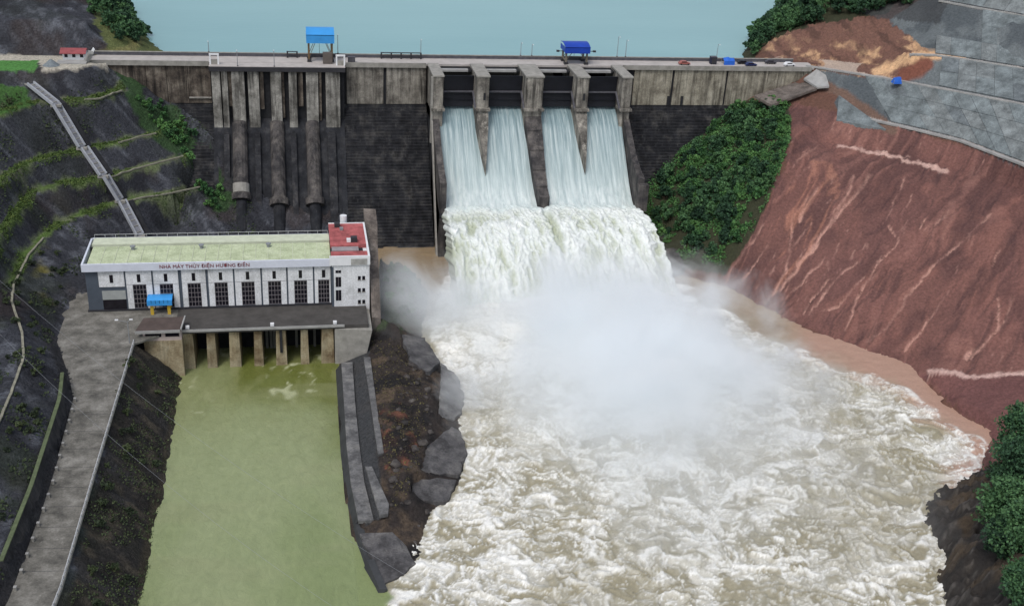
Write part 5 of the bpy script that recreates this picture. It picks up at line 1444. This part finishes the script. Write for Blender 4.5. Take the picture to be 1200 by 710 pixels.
def scatter(F_, polys, n, X, Y, Z, zmin, mind=1.2, cond=None):
    u, v = pxcoords(X, Y, Z)
    ok = np.zeros(X.shape, bool)
    for pl in polys: ok |= inpoly(u, v, pl)
    ok &= Z > zmin
    if cond is not None: ok &= cond
    c_ = np.argwhere(ok); rng.shuffle(c_)
    out = []
    for a, b_ in c_:
        p = (X[a, b_]+rng.random()-.5, Y[a, b_]+rng.random()-.5)
        if all((p[0]-q[0])**2+(p[1]-q[1])**2 > mind*mind for q in out[-400:]):
            out.append((p[0], p[1], F_.z(*p)))
            if len(out) >= n: break
    return out
def plant_all(proto_args, variants, spots, smin, smax):
    protos = [make_plant(*proto_args) for _ in range(variants)]
    for i, p in enumerate(spots):
        s = smin+(smax-smin)*rng.random(); rz = rng.random()*6.28
        o = protos[i % variants]
        if i < variants:
            o.location = [float(c) for c in p]; o.rotation_euler = (0, 0, rz); o.scale = (s, s, s)
        else: copy_tree(o, p, rz, (s*(.85+.3*rng.random()), s*(.85+.3*rng.random()), s))
# wooded abutment right of the spillway
sp = scatter(FR, [[(758, 215), (790, 170), (830, 130), (880, 116), (922, 124), (924, 150), (905, 215), (880, 268), (850, 300), (810, 296), (775, 280)]], 210, RX, RY, RZn, 8, 1.7, (RY < -1.5-(46-RZn)*.8*0))
sp = [p for p in sp if p[1] < -2.0 and p[1] < face_y(min(p[2], 46.5))-.5]
big = [p for p in sp if rng.random() < .5]; sp = big+[p for p in sp if p not in big]
plant_all(('broadleaf_tree', 'leafy dark green tree on the wooded bank right of the spillway', 'tree', 'trees on the wooded bank', 5.2, 5.4, LEAF, 20, 34, .34, .7), 4, sp[:len(big)], .4, 1.15)
plant_all(('bush', 'bright green bush on the wooded bank right of the spillway', 'bush', 'bushes on the wooded bank', 3.0, 4.4, LEAFY, 14, 30, .28, .4), 3, sp[len(big):], .4, 1.2)
# wooded spur above the right abutment
sp = scatter(FR, [[(858, 76), (880, 50), (920, 8), (930, -14), (1095, -14), (1060, 8), (1010, 18), (950, 28), (905, 44), (882, 72)]], 130, RX, RY, RZn, 57.3, 2.4)
plant_all(('spur_tree', 'dark green tree on the wooded spur above the right abutment', 'tree', 'trees on the right spur', 7.5, 6.8, LEAF, 22, 36, .42, 1.4), 3, sp, .6, 1.05)
# wooded point on the left bank
sp = scatter(FL, [[(96, -30), (104, 10), (120, 30), (140, 52), (185, 58), (200, 64), (196, 45), (160, 15), (150, -30)]], 75, LX, LY, LZn, 57.2, 2.3)
plant_all(('point_tree', 'dark green tree on the wooded point behind the left bank', 'tree', 'trees on the left point', 6.0, 5.6, LEAF, 20, 34, .36, 1.2), 3, sp, .55, 1.05)
# scrub beside the left wing wall
sp = scatter(FL, [[(160, 118), (180, 118), (205, 130), (250, 190), (268, 245), (245, 245), (222, 185), (185, 150)]], 60, LX, LY, LZn, 8, 1.8)
sp = [p for p in sp if p[1] < face_y(min(p[2], 46.5))-.4]
plant_all(('abutment_bush', 'green bush growing against the left wing wall of the dam', 'bush', 'bushes by the left wing wall', 2.6, 3.8, LEAFY, 13, 28, .26, .3), 3, sp, .5, 1.0)
# shrubs on the tailrace bank and lower left slope
sp = scatter(FL, [[(150, 420), (200, 450), (180, 580), (160, 710), (85, 710), (115, 570)]], 24, LX, LY, LZn, 7.5, 1.8)
plant_all(('bank_shrub', 'small dull green shrub on the dark rock bank below the road', 'shrub', 'shrubs on the tailrace bank', 1.6, 2.6, M_leaf('leaf_dull', C(38, 46, 36), C(54, 66, 46), C(78, 88, 58)), 10, 22, .2, .2), 3, sp, .5, 1.1)
sp = scatter(FL, [[(0, 340), (30, 310), (60, 290), (90, 300), (72, 350), (50, 380), (68, 440), (30, 560), (0, 640)], [(0, 108), (30, 108), (34, 120), (0, 130)]], 42, LX, LY, LZn, 19, 2.0)
plant_all(('slope_shrub', 'green shrub growing on the terraced left hillside', 'shrub', 'shrubs on the left hillside', 1.7, 2.8, M_leaf('leaf_dull', C(38, 46, 36), C(54, 66, 46), C(78, 88, 58)), 10, 24, .2, .2), 3, sp, .4, .95)
sp = scatter(FI, [[(440, 280), (458, 285), (500, 335), (508, 352), (480, 372), (446, 350)]], 26, IX, IY, IZn, 6.6, 1.9)
plant_all(('island_bush', 'dark green bush on the misty bank beside the white annex', 'bush', 'bushes on the misty bank', 2.4, 3.4, LEAFY, 12, 28, .24, .3), 3, sp, .5, 1.1)
# trees on the outcrop in the right foreground
tall = [((1178, 560), 13, 'tall narrow dark tree on the rock outcrop by the river', 15.0, 7.5), ((1196, 585), 19, 'broad dark green tree crowning the rock outcrop', 10.5, 10.5), ((1172, 612), 19, 'round green tree on the river side of the outcrop', 7.5, 8.0), ((1198, 640), 23, 'dense green tree on the rear of the rock outcrop', 8.0, 8.5), ((1176, 655), 18, 'low green tree hanging over the dark outcrop rock', 5.5, 6.5), ((1208, 560), 16, 'dark green tree behind the tall narrow tree', 9.5, 8.0), ((1200, 690), 24, 'small green tree low on the outcrop above bare rock', 5.0, 6.0)]
for (pxl, z, lab, h, w) in tall:
    p = PZ(*pxl, z); p[2] = FR.z(p[0], p[1])
    t = make_plant('outcrop_tree', lab, 'tree', None, h*1.3, w*1.35, LEAF, 90, 80, .28, h*.1)
    t.location = [float(c) for c in p]
# ground scrub and bench grass: nobody could count it
def stuff_on(F_, X, Y, Z, polys, n, size, m, name, label, cond=None, h=.3):
    u, v = pxcoords(X, Y, Z); ok = np.zeros(X.shape, bool)
    for pl in polys: ok |= inpoly(u, v, pl)
    if cond is not None: ok &= cond
    c_ = np.argwhere(ok); c_ = c_[rng.integers(0, len(c_), n)]
    x = X[c_[:, 0], c_[:, 1]]+rng.random(n)-.5; y = Y[c_[:, 0], c_[:, 1]]+rng.random(n)-.5
    z = np.array([F_.z(a, b_) for a, b_ in zip(x, y)])+rng.random(n)*h
    o = quads_object(name, leaf_quads(np.stack([x, y, z], 1), .6, size, n), m)
    tag(o, label, 'vegetation', None, 'stuff'); return o
bd = np.full(LX.shape, 1e9)
for bl in (bA, bB, bC, bD): bd = np.minimum(bd, segdist(LX, LY, [(p[0], p[1]) for p in offset(bl, .6)]))
allp = [(-60, 60), (300, 60), (300, 300), (100, 300), (60, 400), (70, 460), (0, 690), (-60, 700)]
clump = fbm(LX*.16, LY*.16, 501, 3)
GRASS = M_leaf('grass', C(52, 70, 38), C(78, 98, 50), C(108, 118, 64))
stuff_on(FL, LX, LY, LZn, [allp], 15000, .2, GRASS, 'bench_grass', 'fringe of grass along the benches of the left hillside', (bd < 1.5) & (clump > .44), .35)
stuff_on(FL, LX, LY, LZn, [allp], 7000, .24, MATS['leaf_dull'], 'hillside_scrub', 'sparse dark scrub over the rock faces of the left hillside', (bd > 2) & (clump > .60) & (LZ < 57), .5)
stuff_on(FL, LX, LY, LZn, [[(150, 405), (212, 440), (190, 580), (165, 720), (75, 720), (112, 560)]], 3200, .18, MATS['leaf_dull'], 'bank_scrub', 'sparse weeds over the dark rock bank of the tailrace', clump > .5, .4)
stuff_on(FR, RX, RY, RZn, [[(745, 200), (785, 160), (830, 126), (885, 114), (925, 122), (926, 165), (905, 225), (880, 275), (850, 312), (800, 305), (765, 285)]], 22000, .3, LEAFY, 'bank_undergrowth', 'tangled undergrowth covering the wooded bank beside the spillway', (RY < -2) & (fbm(RX*.15, RY*.15, 511, 3) > .38+.16*smooth(30, 12, RZ)), .9)
stuff_on(FI, IX, IY, IZn, [[(432, 400), (480, 400), (500, 470), (490, 560), (460, 600), (440, 480)]], 1300, .17, M_leaf('dry_weed', C(58, 54, 40), C(84, 78, 54), C(104, 102, 66)), 'island_weeds', 'thin dry weeds scattered over the island soil', IZ > 9, .3)

# boulders along the island and the outcrop shore
import bmesh
ROCK = M_concrete('boulder_rock', C(70, 66, 64), C(44, 42, 42), C(98, 94, 90), .2)
protos = []
for v in range(4):
    t = thing('boulder', 'dark angular boulder lying on the rocky island by the river', 'boulder', (0, 0, 0), 'boulders on the island shore')
    bm = bmesh.new(); bmesh.ops.create_icosphere(bm, subdivisions=2, radius=1.0)
    for vv in bm.verts:
        k = .72+.5*rng.random(); vv.co = Vector((vv.co.x*k*1.15, vv.co.y*k, vv.co.z*k*.7))
    me = bpy.data.meshes.new('rock_body'); bm.to_mesh(me); bm.free(); me.materials.append(ROCK)
    o = bpy.data.objects.new('rock_body', me); COL.objects.link(o); o.parent = t; protos.append(t)
sp = scatter(FI, [[(480, 420), (505, 440), (508, 500), (490, 560), (478, 600), (460, 620), (455, 560), (465, 480)], [(450, 600), (500, 590), (492, 640), (462, 622)]], 44, IX, IY, IZn, 6.1, 1.3)
for i, p in enumerate(sp):
    sc_ = .35+.9*rng.random()**2; rz = rng.random()*6.28
    if i < 4: protos[i].location = [float(c) for c in p]; protos[i].rotation_euler = (0, 0, rz); protos[i].scale = (sc_,)*3
    else: copy_tree(protos[i % 4], p, rz, sc_)

# ================================================================== SPRAY
def mist(name, label, loc, rad, dens_, nscale, seed):
    m = bpy.data.materials.new(name); m.use_nodes = True; nt = m.node_tree
    for n in list(nt.nodes): nt.nodes.remove(n)
    out = nt.nodes.new('ShaderNodeOutputMaterial'); vs_ = nt.nodes.new('ShaderNodeVolumePrincipled')
    vs_.inputs['Color'].default_value = (.962, .985, .998, 1); vs_.inputs['Anisotropy'].default_value = .0
    tc = nt.nodes.new('ShaderNodeTexCoord')
    ln = nt.nodes.new('ShaderNodeVectorMath'); ln.operation = 'LENGTH'; nt.links.new(tc.outputs['Object'], ln.inputs[0])
    g = nt.nodes.new('ShaderNodeNewGeometry')
    nz = nt.nodes.new('ShaderNodeTexNoise'); nz.inputs['Scale'].default_value = nscale; nz.inputs['Detail'].default_value = 5; nz.inputs['Roughness'].default_value = .62; nz.inputs['Distortion'].default_value = .6
    nt.links.new(g.outputs['Position'], nz.inputs['Vector'])
    a = nt.nodes.new('ShaderNodeMath'); a.operation = 'MULTIPLY_ADD'; a.inputs[1].default_value = 1.9; nt.links.new(nz.outputs[0], a.inputs[0]); nt.links.new(ln.outputs['Value'], a.inputs[2])
    mr = nt.nodes.new('ShaderNodeMapRange'); mr.interpolation_type = 'SMOOTHSTEP'
    mr.inputs[1].default_value = 1.82; mr.inputs[2].default_value = .95; mr.inputs[3].default_value = 0; mr.inputs[4].default_value = dens_
    nt.links.new(a.outputs[0], mr.inputs[0]); nt.links.new(mr.outputs[0], vs_.inputs['Density'])
    nt.links.new(vs_.outputs[0], out.inputs['Volume'])
    import bmesh
    bm = bmesh.new(); bmesh.ops.create_icosphere(bm, subdivisions=3, radius=1.0)
    me = bpy.data.meshes.new(name); bm.to_mesh(me); bm.free(); me.materials.append(m)
    o = bpy.data.objects.new(name, me); COL.objects.link(o); o.location = loc; o.scale = rad
    tag(o, label, 'mist', None, 'stuff'); return o
mist('spray_cloud', 'dense white spray cloud rising where the spillway water lands', (14, -122, 7), (60, 70, 32), .19, .055, 1)
mist('drifting_mist', 'thin mist drifting over the island beside the annex', (-38, -88, 10), (32, 28, 19), .12, .06, 2)
mist('low_spray', 'thin low spray hanging over the churning river', (18, -158, 8), (62, 84, 17), .045, .05, 3)
